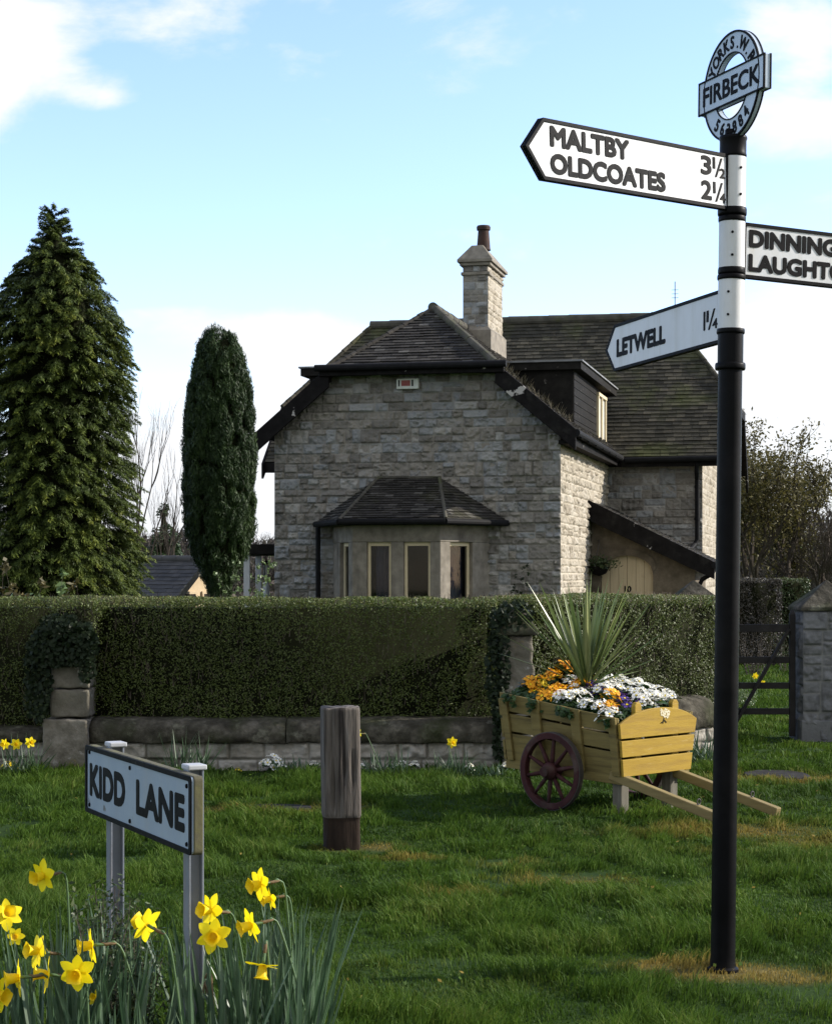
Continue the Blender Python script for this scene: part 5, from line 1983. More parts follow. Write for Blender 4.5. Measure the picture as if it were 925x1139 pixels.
# ------------------------------------------------------------------ daffodils
def daff_head(seed, size=1.0):
    """petals and trumpet, facing +X, back of the flower at the origin"""
    rgd = random.Random(seed)
    mb = MB()
    for k in range(6):
        a = k * PI / 3 + rgd.uniform(-.08, .08)
        ra = Vector((0, math.cos(a), math.sin(a)))
        sa = Vector((0, -math.sin(a), math.cos(a)))
        lean = rgd.uniform(-.25, .30) + (.10 if k % 2 else 0)
        wv = rgd.uniform(.85, 1.1)
        prev = None
        tw = rgd.uniform(-.35, .35)
        for (u, w) in ((0, .06), (.2, .20), (.42, .285), (.62, .27), (.82, .17), (.95, .07), (1.0, .0)):
            ln_ = .043 * size * (1.06 if k % 2 else 1)
            ctr = ra * (ln_ * u + .003) + Vector((1, 0, 0)) * (.016 * size * (.3 + lean * u + .35 * u * (1 - u)))
            h = w * ln_ * 1.15 * wv
            sv = sa * math.cos(tw * u) + Vector((1, 0, 0)) * math.sin(tw * u)
            b_ = mb.vs([ctr - sv * h, ctr + Vector((-.10 * h, 0, 0)), ctr + sv * h])
            if prev is not None:
                mb.face((prev, prev + 1, b_ + 1, b_)); mb.face((prev + 1, prev + 2, b_ + 2, b_ + 1))
            prev = b_
    pet = mb.build('petals', M['petal'], None, smooth=True, fix=False)
    mb = MB()
    n = 24
    prev = None
    for (r, x, fr) in ((.006, .004, 0), (.0105, .010, 0), (.0125, .022, 0), (.0135, .031, .02), (.0175, .037, .10), (.0205, .039, .16)):
        b_ = mb.vs([Vector((x * size, 0, 0)) + Vector((rgd.uniform(-.001, .001) if fr > .05 else 0, math.cos(2 * PI * i / n), math.sin(2 * PI * i / n))) * r * size * (1 + fr * math.cos(i * PI * .66) * (1 if i % 2 else -.3))
                    for i in range(n)])
        if prev is not None:
            for i in range(n):
                mb.face((prev + i, prev + (i + 1) % n, b_ + (i + 1) % n, b_ + i))
        prev = b_
    mb.poly([Vector((.007 * size, .009 * size * math.cos(2 * PI * i / 10), .009 * size * math.sin(2 * PI * i / 10))) for i in range(10)])
    tru = mb.build('trumpet', M['trumpet'], None, smooth=True, fix=False)
    return pet, tru


heads = [daff_head(s) for s in (1, 2, 3)]
used_head = set()


def daffodil(px, py, D, yaw, pitch, label, base, size=1.0, group=None, var=0, ground=None):
    """yaw 0 faces the viewer, +90 faces right; base: offset of the stem's foot in picture pixels"""
    p = Pt(px, py, D)
    d = Vector((math.sin(R(yaw)) * math.cos(R(pitch)), -math.cos(R(yaw)) * math.cos(R(pitch)), math.sin(R(pitch))))
    rootx = p.x + base / FPX * D - d.x * .03
    rooty = D - d.y * .05
    gz = float(zlawn(np.array([rootx]), np.array([rooty]))[0]) if ground is None else ground
    e = empty('daffodil', (rootx, rooty, gz))
    tag(e, label, 'daffodil', group)
    loc = p - Vector((rootx, rooty, gz)) - d * .012 * size
    pet, tru = heads[var % 3]
    for h in (pet, tru):
        c = h if (var % 3, h.name) not in used_head and h.parent is None else h.copy()
        if c is not h: COL.objects.link(c)
        used_head.add((var % 3, h.name))
        c.parent = e
        c.location = loc
        q = d.to_track_quat('X', 'Z')
        c.rotation_euler = (q.to_matrix() @ Matrix.Rotation(var * .7 + px * .1, 3, 'X')).to_euler()
        c.scale = (size,) * 3
    mb = MB()
    h0 = Vector((0, 0, -.03))
    neck = loc - d * .035 * size + Vector((0, 0, -.004))
    topk = loc - d * .055 * size + Vector((0, 0, .004))
    lowk = loc - d * .075 * size + Vector((0, 0, -.035))
    pts = [h0, h0.lerp(lowk, .35) + Vector((.01, 0, 0)), h0.lerp(lowk, .7) + Vector((.008, 0, 0)), lowk, topk + Vector((0, 0, -.008)), topk * .6 + neck * .4, neck, loc]
    # smooth the polyline
    sm = []
    for i in range(len(pts) - 1):
        for t in (0, .34, .67):
            p0, p1, p2, p3 = pts[max(i - 1, 0)], pts[i], pts[i + 1], pts[min(i + 2, len(pts) - 1)]
            sm.append(.5 * ((2 * p1) + (p2 - p0) * t + (2 * p0 - 5 * p1 + 4 * p2 - p3) * t * t + (3 * p1 - p0 - 3 * p2 + p3) * t ** 3))
    sm.append(pts[-1])
    mb.tube(sm, [.0034 if i < len(sm) - 6 else .0028 for i in range(len(sm) - 3)] + [.0042, .0052, .0045], 7)
    st = mb.build('stem', M['daff_stem'], e, smooth=True)
    mb = MB()                                                     # papery sheath behind the flower
    mb.tube([neck - d * .022 * size, neck - d * .008 * size, neck + d * .006 * size, neck + d * .016 * size + Vector((0, 0, .008))], [.0035, .0052, .005, .001], 7)
    mb.build('sheath', M['daff_brown'], e, smooth=True)
    return e


DF = [(46, 975, 5.75, -40, -5, 'tall daffodil standing alone, topmost at the left edge', 20),
      (8, 1017, 5.9, 25, 25, 'daffodil cut by the left edge of the photo', 10),
      (17, 1042, 6.2, 10, 10, 'small distant daffodil low behind the others at the left', 8, .6),
      (161, 1028, 5.25, -125, 12, 'daffodil beside the left post of the nameplate seen from behind', 40),
      (99, 1052, 5.3, -68, -4, 'daffodil left of the dark weed nodding on a long bent stem', 70),
      (40, 1058, 5.45, -55, 10, 'daffodil above the trio at the lower left', 5),
      (18, 1088, 5.2, -70, -5, 'left daffodil of the trio at the lower left', 12),
      (50, 1084, 5.25, -75, 6, 'middle daffodil of the trio at the lower left, seen from behind', 40),
      (85, 1083, 5.15, -5, -8, 'right daffodil of the trio at the lower left, facing the viewer', 5),
      (232, 1013, 5.5, -48, 8, 'daffodil just above the open faced one right of the nameplate post', 45),
      (237, 1042, 5.35, 0, 2, 'daffodil facing the viewer with open trumpet right of the nameplate post', 15),
      (277, 1030, 5.4, -62, -12, 'daffodil on a long leaning stem in the right part of the clump', 75),
      (287, 984, 5.7, -52, -6, 'larger of the two topmost daffodils in the right part of the clump', 30),
      (299, 1000, 5.75, -62, -10, 'smaller daffodil tucked under the topmost one at the right', 20, .75),
      (292, 1077, 5.3, -20, -72, 'daffodil hanging straight down in the right part of the clump', 8),
      (-2, 1108, 5.2, 60, 0, 'daffodil at the lower left corner, mostly out of the photo', -10),
      (106, 1110, 5.6, -30, 20, 'small daffodil half hidden low among the leaves', 6, .5)]
for i, t in enumerate(DF):
    daffodil(t[0], t[1], t[2], t[3], t[4], t[5], t[6], (t[7] if len(t) > 7 else 1.0) * 1.14, 'daffodils round the nameplate', i)
# one withered head
e = empty('daffodil', (Pt(238, 1100, 5.3).x, 5.3, .1))
tag(e, 'withered brown daffodil head right of the nameplate post', 'daffodil', 'daffodils round the nameplate')
q = Pt(228, 1092, 5.3) - e.location
mb = MB()
mb.tube([(0, 0, -.05), (0, 0, q.z * .7), (q.x * .3, 0, q.z + .02), (q.x * .8, 0, q.z + .022), (q.x, 0, q.z + .008)], [.003, .003, .0025, .003, .003], 6)
mb.build('stem', M['daff_brown'], e, smooth=True)
mb = MB()
for k in range(6):
    a = k * PI / 3
    strap(mb, q, Vector((math.cos(a) * .25, math.sin(a) * .25, -1)), .038, .012, .1, 4, a, .5)
mb.build('petals', M['daff_brown'], e, fix=False)

# strap leaves of the clump
rgl = random.Random(21)
mb = MB()
for k in range(760):
    D = rgl.uniform(4.85, 6.25)
    px = rgl.choice([rgl.uniform(-90, 120), rgl.uniform(60, 230), rgl.uniform(210, 350), rgl.uniform(270, 352), rgl.uniform(-60, 350)])
    if D > 5.9 and 150 < px < 260: continue
    x = (px - 462.5) / FPX * D
    gz = float(zlawn(np.array([x]), np.array([D]))[0])
    a = rgl.uniform(0, 2 * PI)
    el = R(rgl.uniform(68, 89))
    d = Vector((math.cos(a) * math.cos(el), math.sin(a) * math.cos(el), math.sin(el)))
    L = rgl.uniform(.32, .52) * (1 - .25 * (D < 5.2)) * (.82 if px < 40 else 1)
    strap(mb, (x, D, gz - .02), d, L, rgl.uniform(.011, .017), rgl.choice([.05, .12, .2, .45]) * rgl.uniform(.5, 1.2), 8, rgl.uniform(-1.2, 1.2), rgl.betavariate(2, 2.4))
o = mb.build('daffodil_leaves', M['daff_leaf'], None, fix=False)
tag(o, 'mass of blue green daffodil strap leaves round the nameplate posts', 'foliage', kind='stuff')


# twiggy weed growing up the left post
def twig_plant(name, loc, h, spread, nst, leafmat, seed, label, cat, leaf=(.022, .010), group=None, up=1.0):
    rgw = random.Random(seed)
    rgn = np.random.RandomState(seed)
    e = empty(name, loc)
    tag(e, label, cat, group)
    mb = MB()
    C = []
    for k in range(nst):
        p = Vector((rgw.uniform(-1, 1) * spread * .35, rgw.uniform(-1, 1) * spread * .35, 0))
        d = Vector((rgw.uniform(-1, 1) * spread / h, rgw.uniform(-1, 1) * spread / h, up)).normalized()
        hh = h * rgw.uniform(.55, 1.05)
        pts = [p]
        for s in range(8):
            d = (d + Vector((rgw.uniform(-.18, .18), rgw.uniform(-.18, .18), .05))).normalized()
            p = p + d * hh / 8
            pts.append(p)
            for q in range(8): C.append(p + Vector((rgw.gauss(0, .014), rgw.gauss(0, .014), rgw.gauss(0, .02))))
        mb.tube(pts, [.0035 - .0003 * i for i in range(9)], 5)
    mb.build('stems', M['twig'], e)
    C = np.array([tuple(c) for c in C])
    V = leaf_cloud(C, np.tile([0, -.3, .8], (len(C), 1)), leaf[0], leaf[1], rgn, .9)
    npmesh('leaves', V, [quads(len(C))], {'rnd': np.repeat(rgn.beta(2, 2.5, len(C)), 4)}, leafmat, e)
    return e


wp = Pt(128, 1100, 6.0)
twig_plant('weed', (wp.x, 6.0, .08), .50, .14, 34, M['shrub'], 3, 'dark twiggy weed climbing the left post of the nameplate', 'weed')
wp = Pt(140, 1100, 5.75)
twig_plant('weed', (wp.x, 5.75, .08), .36, .15, 26, M['shrub'], 4, 'low leafy weed in front of the left post of the nameplate', 'weed')

# plants along the foot of the wall
PR = [(302, 863, 14.85, 1.7, 'large round clump of white primulas at the wall left of the timber post'), (349, 862, 14.85, .8, 'small clump of white primulas close behind the timber post'),
      (402, 863, 14.8, .5, 'single small white primula just right of the timber post'), (447, 858, 14.8, .9, 'left one of two white primula clumps at the middle of the wall'),
      (461, 858, 14.8, .9, 'right one of two white primula clumps at the middle of the wall'), (313, 866, 14.7, .8, 'smaller white primula clump on the right of the large round one'), (435, 861, 14.7, .6, 'small white primula just left of the middle pair at the wall'), (522, 857, 14.7, .7, 'white primula between the short daffodil and the slim pier'), (563, 853, 14.7, .9, 'white primulas beside the foot of the slim pier'), (571, 850, 14.8, .7, 'white primulas next to the cart wheel')]
pw = None
for (px, py, D, s, lab) in PR:
    if pw is None:
        e = proto_clump('w', M['fl_white'], lab, 'white primulas along the wall', 500, nb=12, rad=.055, fr=.02)
        pw = e
    else:
        e = copy_tree(pw)
        e['label'] = lab
    p = Pt(px, py, D)
    e.location = (p.x, D, max(.05, p.z - .03))
    e.scale = (s, s, s)
    e.rotation_euler = (.35, 0, px)
for (px, py, D, s, lab) in ((643 - 378, 868, 14.6, .45, 'tiny yellow primula left of the white clump'), (10, 860, 14.8, 1.2, 'orange yellow primula below the daffodils at the left edge')):
    e = proto_clump('y', M['fl_yellow'], lab, None, 520 + px, nb=7)
    p = Pt(px, py, D)
    e.location = (p.x, D, max(.04, p.z - .02)); e.scale = (s, s, s); e.rotation_euler = (.3, 0, 0)

WD = [(5, 828, -30, 'leftmost of the three small daffodils by the ivy pier'), (18, 828, 10, 'middle one of the three small daffodils by the ivy pier'), (34, 826, 30, 'rightmost of the three small daffodils by the ivy pier'),
      (398, 816, -60, 'lone yellow daffodil beside the top of the timber post'), (503, 826, 20, 'short yellow daffodil at the foot of the wall before the slim pier')]
for i, (px, py, yaw, lab) in enumerate(WD):
    daffodil(px, py, 14.5, yaw, 0, lab, 25 if px == 398 else 3, 1.0, 'daffodils along the wall', i + 1, ground=.0)
LT = [(25, 14.6, .34, 'tuft of daffodil leaves at the left edge by the ivy pier'), (432, 14.6, .24, 'tuft of strap leaves at the wall right of the timber post'), (505, 14.6, .22, 'tuft of daffodil leaves by the short daffodil at the wall'),
      (325, 14.7, .18, 'tuft of leaves beside the large white primula clump'), (210, 14.6, .36, 'thin grassy weed at the wall behind the nameplate'), (780, 15.6, .3, 'tuft of strap leaves at the hedge end right of the cart'), (545, 14.6, .14, 'low leaf tuft at the foot of the slim pier')]
for i, (px, D, h, lab) in enumerate(LT):
    mb = MB()
    for k in range(46):
        a = rgl.uniform(0, 6.28)
        el = R(rgl.uniform(45, 85))
        strap(mb, (rgl.uniform(-.14, .14), rgl.uniform(-.05, .05), -.02), (math.cos(a) * math.cos(el), math.sin(a) * math.cos(el), math.sin(el)), h * rgl.uniform(.6, 1.15), .011, rgl.uniform(.1, .7), 6, rgl.uniform(-1, 1), rgl.random())
    o = mb.build('leaf_tuft', M['daff_leaf'], None, fix=False)
    o.location = ((px - 462.5) / FPX * D, D, 0)
    tag(o, lab, 'plant', 'leaf tufts along the wall')


# ivy on the piers
def ivy(name, boxes, label, seed, loc, n):
    rgn = np.random.RandomState(seed)
    Cs, Ns = [], []
    for (x0, x1, y0, y1, z0, z1, wgt) in boxes:
        k = int(n * wgt)
        c = np.stack([rgn.uniform(x0, x1, k), rgn.uniform(y0, y1, k), rgn.uniform(z0, z1, k)], -1)
        edge = fbm(c[:, 0] * 9 + seed, c[:, 2] * 9, seed, 2)
        cc = np.stack([(c[:, 0] - (x0 + x1) / 2) / (x1 - x0) * 2, (c[:, 2] - (z0 + z1) / 2) / (z1 - z0) * 2], -1)
        m = (cc ** 2).sum(1) + (edge - .5) * 1.4 < 1.05
        Cs.append(c[m]); Ns.append(np.tile([0, -1, .35], (m.sum(), 1)))
    C, Nn = np.concatenate(Cs), np.concatenate(Ns)
    V = leaf_cloud(C, Nn, .042, .034, rgn, .5)
    o = npmesh(name, V, [quads(len(C))], {'rnd': np.repeat(rgn.beta(1.6, 3, len(C)), 4)}, M['ivy'])
    o.location = loc
    return tag(o, label, 'ivy')


ivy('ivy', [(-.30, .27, -.20, -.08, .84, 1.22, .8), (-.32, -.10, -.18, -.06, .40, .95, .22), (.12, .24, -.20, -.06, .72, 1.0, .12), (-.25, .2, -.14, .05, 1.05, 1.26, .3)], 'dark ivy draped over the squat lichen covered pier', 61, (wx(76), WY - .02, 0), 2300)
ivy('ivy', [(-.26, -.06, -.16, -.02, .45, 1.37, .6), (-.18, .12, -.16, .1, 1.12, 1.38, .3), (-.2, -.1, -.12, -.04, .1, .7, .15)], 'dark ivy running up the left side of the slim pier', 62, (wx(575), WY - .02, 0), 1700)


# ------------------------------------------------------------------ trees
def crown_tree(name, loc, prof, nl, per, lump, leaf, mat, seed, label, group=None, upright=False, trunk=(.14, 1.0), cat='tree', flat=.8, bark=None, droop=-.3, squash=1.0, ragged=.12, inner=.70, boughs=False, droopk=.75):
    """evergreen: profile [(z, r)], nl lumps of `per` leaves spread through the outer crown"""
    rgn = np.random.RandomState(seed)
    e = empty(name, loc)
    tag(e, label, cat, group)
    zs, rs = np.array([p[0] for p in prof]), np.array([p[1] for p in prof])
    if boughs:
        # layered boughs: drooping fans of sprays, bright at the tips
        zz = np.linspace(zs[0], zs[-1], 400)
        rr = np.interp(zz, zs, rs)
        pz = np.cumsum(rr + .10); pz /= pz[-1]
        z = np.interp(rgn.rand(nl), pz, zz)
        a = rgn.uniform(0, 2 * PI, nl)
        r0 = np.interp(z, zs, rs) * (1 + ragged * (rgn.normal(0, .5, nl) + 2.2 * (fbm(a * 1.6 + 9, z * 1.6, seed, 3) - .5)))
        Lb = .19 + .20 * r0 * rgn.uniform(.7, 1.2, nl)
        a2 = a + rgn.normal(0, .3, nl)
        ow = np.stack([np.cos(a2), np.sin(a2), np.zeros(nl)], -1)
        lat = np.stack([-np.sin(a2), np.cos(a2), np.zeros(nl)], -1)
        B0 = np.stack([np.maximum(0, r0 - Lb * .9) * np.cos(a), np.maximum(0, r0 - Lb * .9) * np.sin(a), z + .10], -1)
        n = nl * per
        li = np.repeat(np.arange(nl), per)
        t = rgn.beta(1.7, 1.15, n)
        s = rgn.normal(0, 1, n) * (.34 * (1 - t) + .10)
        s = np.clip(s, -.7, .7)
        wid = .42 * Lb[li]
        upr = sstep(zs[-1] * .86, zs[-1] * .97, z)[li]
        sagz = ((.16 + .20 * upr) * t - droopk * (1 - upr) * t * t) * Lb[li] - .55 * np.abs(s) ** 1.4 * wid - .03
        C = B0[li] + ow[li] * (Lb[li] * t)[:, None] + lat[li] * (s * wid)[:, None]
        C[:, 2] += sagz + rgn.normal(0, .012, n)
        ax = ow[li] * .8 + lat[li] * (np.sign(s) * .7)[:, None] + np.array([0, 0, 1.0]) * (-.35 - .7 * t + 1.3 * upr)[:, None]
        nr = np.array([0, 0, 1.0]) + ow[li] * .5
        V = leaf_cloud(C, nr, leaf[0], leaf[1], rgn, .45, axis=ax)
        bt = rgn.rand(nl)
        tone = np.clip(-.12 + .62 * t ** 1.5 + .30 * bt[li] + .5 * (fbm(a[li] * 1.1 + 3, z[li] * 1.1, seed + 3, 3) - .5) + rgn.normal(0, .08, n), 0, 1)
        npmesh('crown', V, [quads(n)], {'rnd': np.repeat(tone, 4)}, mat, e)
    else:
        zz = np.linspace(zs[0], zs[-1], 400)
        rr = np.interp(zz, zs, rs)
        pz = np.cumsum(rr + .05); pz /= pz[-1]
        z = np.interp(rgn.rand(nl), pz, zz)
        a = rgn.uniform(0, 2 * PI, nl)
        r0 = np.interp(z, zs, rs)
        edge = 1 + ragged * 2.4 * (fbm(a * 1.6 + 9, z * 1.3, seed, 3) - .5) + rgn.normal(0, ragged * .45, nl)
        r = np.maximum(0, r0 * edge - lump * .55)
        Cl = np.stack([r * np.cos(a), r * np.sin(a) * squash, z], -1)
        outw = np.stack([np.cos(a), np.sin(a), np.full(nl, .35)], -1)
        n = nl * per
        li = np.repeat(np.arange(nl), per)
        q = rgn.normal(0, 1, (n, 3)); q /= np.linalg.norm(q, axis=1)[:, None]
        flip = (q * outw[li]).sum(1) < -.25
        q[flip] *= -1
        ls = lump * rgn.uniform(.5, 1.45, nl)
        rad = rgn.uniform(.35, 1.0, n) ** .5
        sc = np.array([1, 1, 1.9 if upright else flat])
        C = Cl[li] + q * (ls[li] * rad)[:, None] * sc
        if upright:
            ax = np.tile([0, 0, 1.0], (n, 1)) + .35 * q
            V = leaf_cloud(C, q, leaf[0], leaf[1], rgn, .5, axis=ax)
        else:
            ax = outw[li] * .9 + q * .8 + np.array([0, 0, droop])
            V = leaf_cloud(C, q + np.array([0, 0, .4]), leaf[0], leaf[1], rgn, .5, axis=ax)
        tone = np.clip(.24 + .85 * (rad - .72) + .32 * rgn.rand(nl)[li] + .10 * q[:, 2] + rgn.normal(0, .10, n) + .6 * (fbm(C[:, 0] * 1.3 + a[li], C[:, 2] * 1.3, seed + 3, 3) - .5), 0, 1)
        npmesh('crown', V, [quads(n)], {'rnd': np.repeat(tone, 4)}, mat, e)
    mb = MB()
    mb.tube([(0, 0, -.3), (.02, 0, trunk[1] * .5), (0, .02, zs[-1] * .55), (0, 0, zs[-1] * .93)], [trunk[0], trunk[0] * .9, trunk[0] * .5, .012], 8)
    # dark solid filling the inside of the crown
    mb.build('trunk', bark or M['bark'], e)
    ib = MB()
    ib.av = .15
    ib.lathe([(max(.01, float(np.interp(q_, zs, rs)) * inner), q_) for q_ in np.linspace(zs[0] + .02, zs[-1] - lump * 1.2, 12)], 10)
    ib.build('inner_dark', M['core'], e)
    return e


mpp = 25.5 / FPX
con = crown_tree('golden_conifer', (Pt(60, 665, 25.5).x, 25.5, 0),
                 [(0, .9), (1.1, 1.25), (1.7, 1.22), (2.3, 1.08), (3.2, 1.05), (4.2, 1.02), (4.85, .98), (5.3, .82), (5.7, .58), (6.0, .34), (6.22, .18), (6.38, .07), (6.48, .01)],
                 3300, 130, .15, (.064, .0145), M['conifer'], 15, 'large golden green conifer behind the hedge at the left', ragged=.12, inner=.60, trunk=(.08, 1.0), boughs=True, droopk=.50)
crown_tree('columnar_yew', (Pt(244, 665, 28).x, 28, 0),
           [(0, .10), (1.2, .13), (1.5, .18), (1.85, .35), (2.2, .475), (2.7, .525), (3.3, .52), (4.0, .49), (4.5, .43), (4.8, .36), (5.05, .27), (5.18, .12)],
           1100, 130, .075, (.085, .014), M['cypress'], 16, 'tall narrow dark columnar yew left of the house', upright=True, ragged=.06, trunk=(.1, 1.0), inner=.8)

def branch_tree(name, loc, h, seed, label, mat, cat='tree', spread=.5, levels=5, trunk=.12, up=.5, leaf=None, leaf_mat=None, leaf_n=0, stems=1, group=None, split=3, forkh=.22, sides=5):
    rgt = random.Random(seed)
    e = empty(name, loc)
    tag(e, label, cat, group)
    mb = MB()
    tips = []
    def grow(p, d, L, r, lv):
        n = 4
        pts = [p]
        for k in range(n):
            d = (d + Vector((rgt.gauss(0, .10), rgt.gauss(0, .10), up * .10))).normalized()
            p = p + d * L / n
            pts.append(p)
        mb.tube(pts, [r * (1 - .4 * k / n) for k in range(n + 1)], sides if lv > 2 else 4)
        if lv <= 2: tips.extend(pts[1:])
        if lv == 0: return
        for k in range(split + (1 if rgt.random() < .35 else 0)):
            q = pts[rgt.randint(1, n)] if k else pts[-1]
            a = rgt.uniform(0, 2 * PI)
            s = d.orthogonal().normalized()
            s = Matrix.Rotation(a, 3, d) @ s
            nd = (d * (1 - spread * .5) + s * spread * rgt.uniform(.6, 1.2) + Z3 * up * .35).normalized()
            grow(q, nd, L * rgt.uniform(.6, .82), r * rgt.uniform(.5, .64), lv - 1)
    for k in range(stems):
        a = k * 2 * PI / max(1, stems)
        d = Vector((math.cos(a) * .18, math.sin(a) * .18, 1)).normalized() if stems > 1 else Vector((0.02, 0, 1))
        grow(Vector((math.cos(a) * .15 * (stems > 1), math.sin(a) * .15 * (stems > 1), -.3)), d, h * (forkh + .1), trunk, levels)
    zmax = max(v[2] for v in mb.v)
    f = h / zmax
    mb.v = [(v[0] * f, v[1] * f, v[2] * f) for v in mb.v]
    mb.build('trunk', mat, e)
    if leaf:
        rgn = np.random.RandomState(seed)
        T = np.array([tuple(t) for t in tips]) * f
        T = T[T[:, 2] > h * .25]
        C = T[rgn.randint(0, len(T), leaf_n)] + rgn.normal(0, leaf[2], (leaf_n, 3))
        V = leaf_cloud(C, np.tile([0, -.2, .8], (leaf_n, 1)), leaf[0], leaf[1], rgn, .9)
        npmesh('crown', V, [quads(leaf_n)], {'rnd': np.repeat(np.clip(rgn.beta(2, 2.5, leaf_n) + .5 * (fbm(C[:, 0] * 1.2, C[:, 2] * 1.2, seed, 3) - .5), 0, 1), 4)}, leaf_mat, e)
    return e


def bx(px, D): return (px - 462.5) / FPX * D


branch_tree('bare_tree', (bx(172, 46), 46, -.6), 7.0, 5, 'bare upright tree with pale twigs between the conifer and the yew', M['bark'], spread=.27, levels=6, trunk=.085, up=.85, stems=3, split=2)
branch_tree('bare_tree', (bx(152, 50), 50, -.6), 6.2, 8, 'thin bare tree close beside the golden conifer', M['bark'], spread=.27, levels=6, trunk=.07, up=.85, stems=2, split=2)
crown_tree('dark_conifer', (bx(182, 62), 62, -.8), [(0, .5), (1.5, .9), (2.6, .7), (3.6, .4), (4.7, .05)], 150, 60, .22, (.16, .05), M['cypress'], 18, 'small dark conifer far behind the bare tree', ragged=.15, inner=.4)
crown_tree('round_bush', (bx(206, 66), 66, -.8), [(0, .5), (1.2, .7), (2.0, .5), (2.5, .1)], 70, 50, .2, (.15, .06), M['shrub'], 19, 'far green bush beside the yew', cat='bush', inner=.4)
branch_tree('bare_tree', (bx(293, 150), 150, 2.2), 3.0, 12, 'far round bare tree on the field left of the house wall', M['bark'], spread=.6, levels=5, trunk=.12, up=.3, split=3)

branch_tree('leafy_tree', (bx(850, 45), 45, -.5), 6.0, 21, 'loose tree with olive brown leaves right of the signpost', M['bark'], spread=.48, levels=5, trunk=.10, up=.5, stems=2, split=3,
            leaf=(.10, .05, .13), leaf_mat=M['tree_leaf'], leaf_n=20000)
branch_tree('leafy_tree', (bx(806, 50), 50, -.6), 5.6, 22, 'tree with thinning leaves mostly hidden behind the house corner', M['bark'], spread=.5, levels=5, trunk=.12, up=.5, split=3,
            leaf=(.09, .05, .12), leaf_mat=M['tree_leaf'], leaf_n=9000)
branch_tree('bare_tree', (bx(915, 52), 52, -.6), 4.2, 23, 'bare brown tree at the right edge behind the gate pier', M['bark'], spread=.55, levels=6, trunk=.10, up=.35, stems=2, split=3)
branch_tree('bare_tree', (bx(895, 60), 60, -.6), 3.6, 24, 'low bare tree right of the leafy tree', M['bark'], spread=.55, levels=5, trunk=.09, up=.3, stems=3, split=3)
branch_tree('bare_tree', (bx(945, 45), 45, -.6), 4.6, 27, 'bare tree partly cut by the right edge of the photo', M['bark'], spread=.5, levels=5, trunk=.09, up=.35, stems=2, split=3)

# garden shrubs right of the gate
o = hedge_mesh('clipped_bush', .74, .7, 0, 1.56, 201, 3000, mats=[M['clipped'], M['twig'], M['core']], leaf=(.042, .024), loc=(bx(821, 32), 32, -.05))
tag(o, 'square clipped dark bush with purplish leaves behind the gate', 'bush')
o = hedge_mesh('clipped_bush', .55, .8, 0, 1.55, 202, 2400, mats=[M['shrub'], M['twig'], M['core']], leaf=(.045, .024), loc=(bx(866, 34), 34, -.05))
tag(o, 'greener clipped bush beside the purplish one behind the gate', 'bush')
twig_plant('garden_shrub', (bx(840, 29), 29, 0), .85, .4, 34, M['clipped'], 31, 'pale twiggy shrub seen through the bars of the gate', 'shrub')
twig_plant('garden_shrub', (bx(878, 30), 30, 0), .9, .35, 24, M['shrub'], 32, 'small leafy shrub beside the hinge side of the gate', 'shrub')
twig_plant('garden_shrub', (bx(828, 22), 22, 0), .35, .3, 18, M['paleleaf'], 34, 'low bright leafed plant seen under the top gate bar', 'shrub')
for i, (px, py, lab) in enumerate(((840, 752, 'upper yellow flower seen through the gate'), (848, 760, 'lower yellow flower seen through the gate'))):
    daffodil(px, py, 26.5, 20, 0, lab, 4, 1.1, 'yellow flowers behind the gate', i, ground=.0)

# plants rising behind the hedge on the left
for (px, D, h, m, lab) in ((5, 17.0, 1.75, 'redleaf', 'bronze leafed shrub behind the hedge at the left edge'), (28, 17.2, 1.62, 'paleleaf', 'pale variegated shrub peeping over the hedge at the left'), (72, 17.0, 1.55, 'paleleaf', 'bright pale leafed shrub over the hedge below the conifer'),
                           (52, 17.3, 1.50, 'redleaf', 'small reddish shrub tips over the hedge below the conifer')):
    twig_plant('garden_shrub', (bx(px, D), D, 0), h, .30, 20, M[m], int(px), lab, 'shrub', leaf=(.085, .04))
twig_plant('garden_shrub', (bx(268, 27.3), 27.3, 0), 1.9, .28, 24, M['paleleaf'], 44, 'pale variegated shrub at the foot of the columnar yew', 'shrub', leaf=(.05, .03))
twig_plant('garden_shrub', (bx(735, 16.8), 16.8, .2), 1.25, .16, 8, M['paleleaf'], 46, 'few leafy shoots standing above the hedge below the porch', 'shrub', leaf=(.03, .016))
wpt = house.matrix_basis @ Vector((-.62, -.12, 0))
twig_plant('wall_shrub', wpt, 1.75, .2, 16, M['ivy'], 47, 'dark climbing shrub against the house wall right of the bay window', 'shrub', leaf=(.05, .03))
wpt = house.matrix_basis @ Vector((.20, 3.30, 1.72))
e = empty('hanging_basket', wpt)
tag(e, 'dark hanging basket with trailing leaves beside the porch door', 'basket')
mb = MB()
mb.lathe([(.02, -.16), (.12, -.12), (.18, -.02), (.185, 0), (.16, 0)], 16)
mb.build('bowl', M['blackwood'], e)
mb = MB()
for k in range(3): mb.tube([(.17 * math.cos(k * 2.1), .17 * math.sin(k * 2.1), 0), (0, 0, .42)], .005, 4)
mb.tube([(0, 0, .42), (0, .05, .46), (0, .20, .46)], .01, 5)
mb.build('chains', M['iron'], e)
rgn = np.random.RandomState(77)
C = rgn.normal(0, 1, (420, 3)) * np.array([.13, .11, .06]) + np.array([0, 0, .05])
npmesh('foliage', leaf_cloud(C, np.tile([0, -.4, .8], (420, 1)), .07, .03, rgn, .8), [quads(420)], {'rnd': np.repeat(rgn.beta(2, 2.4, 420), 4)}, M['shrub'], e)

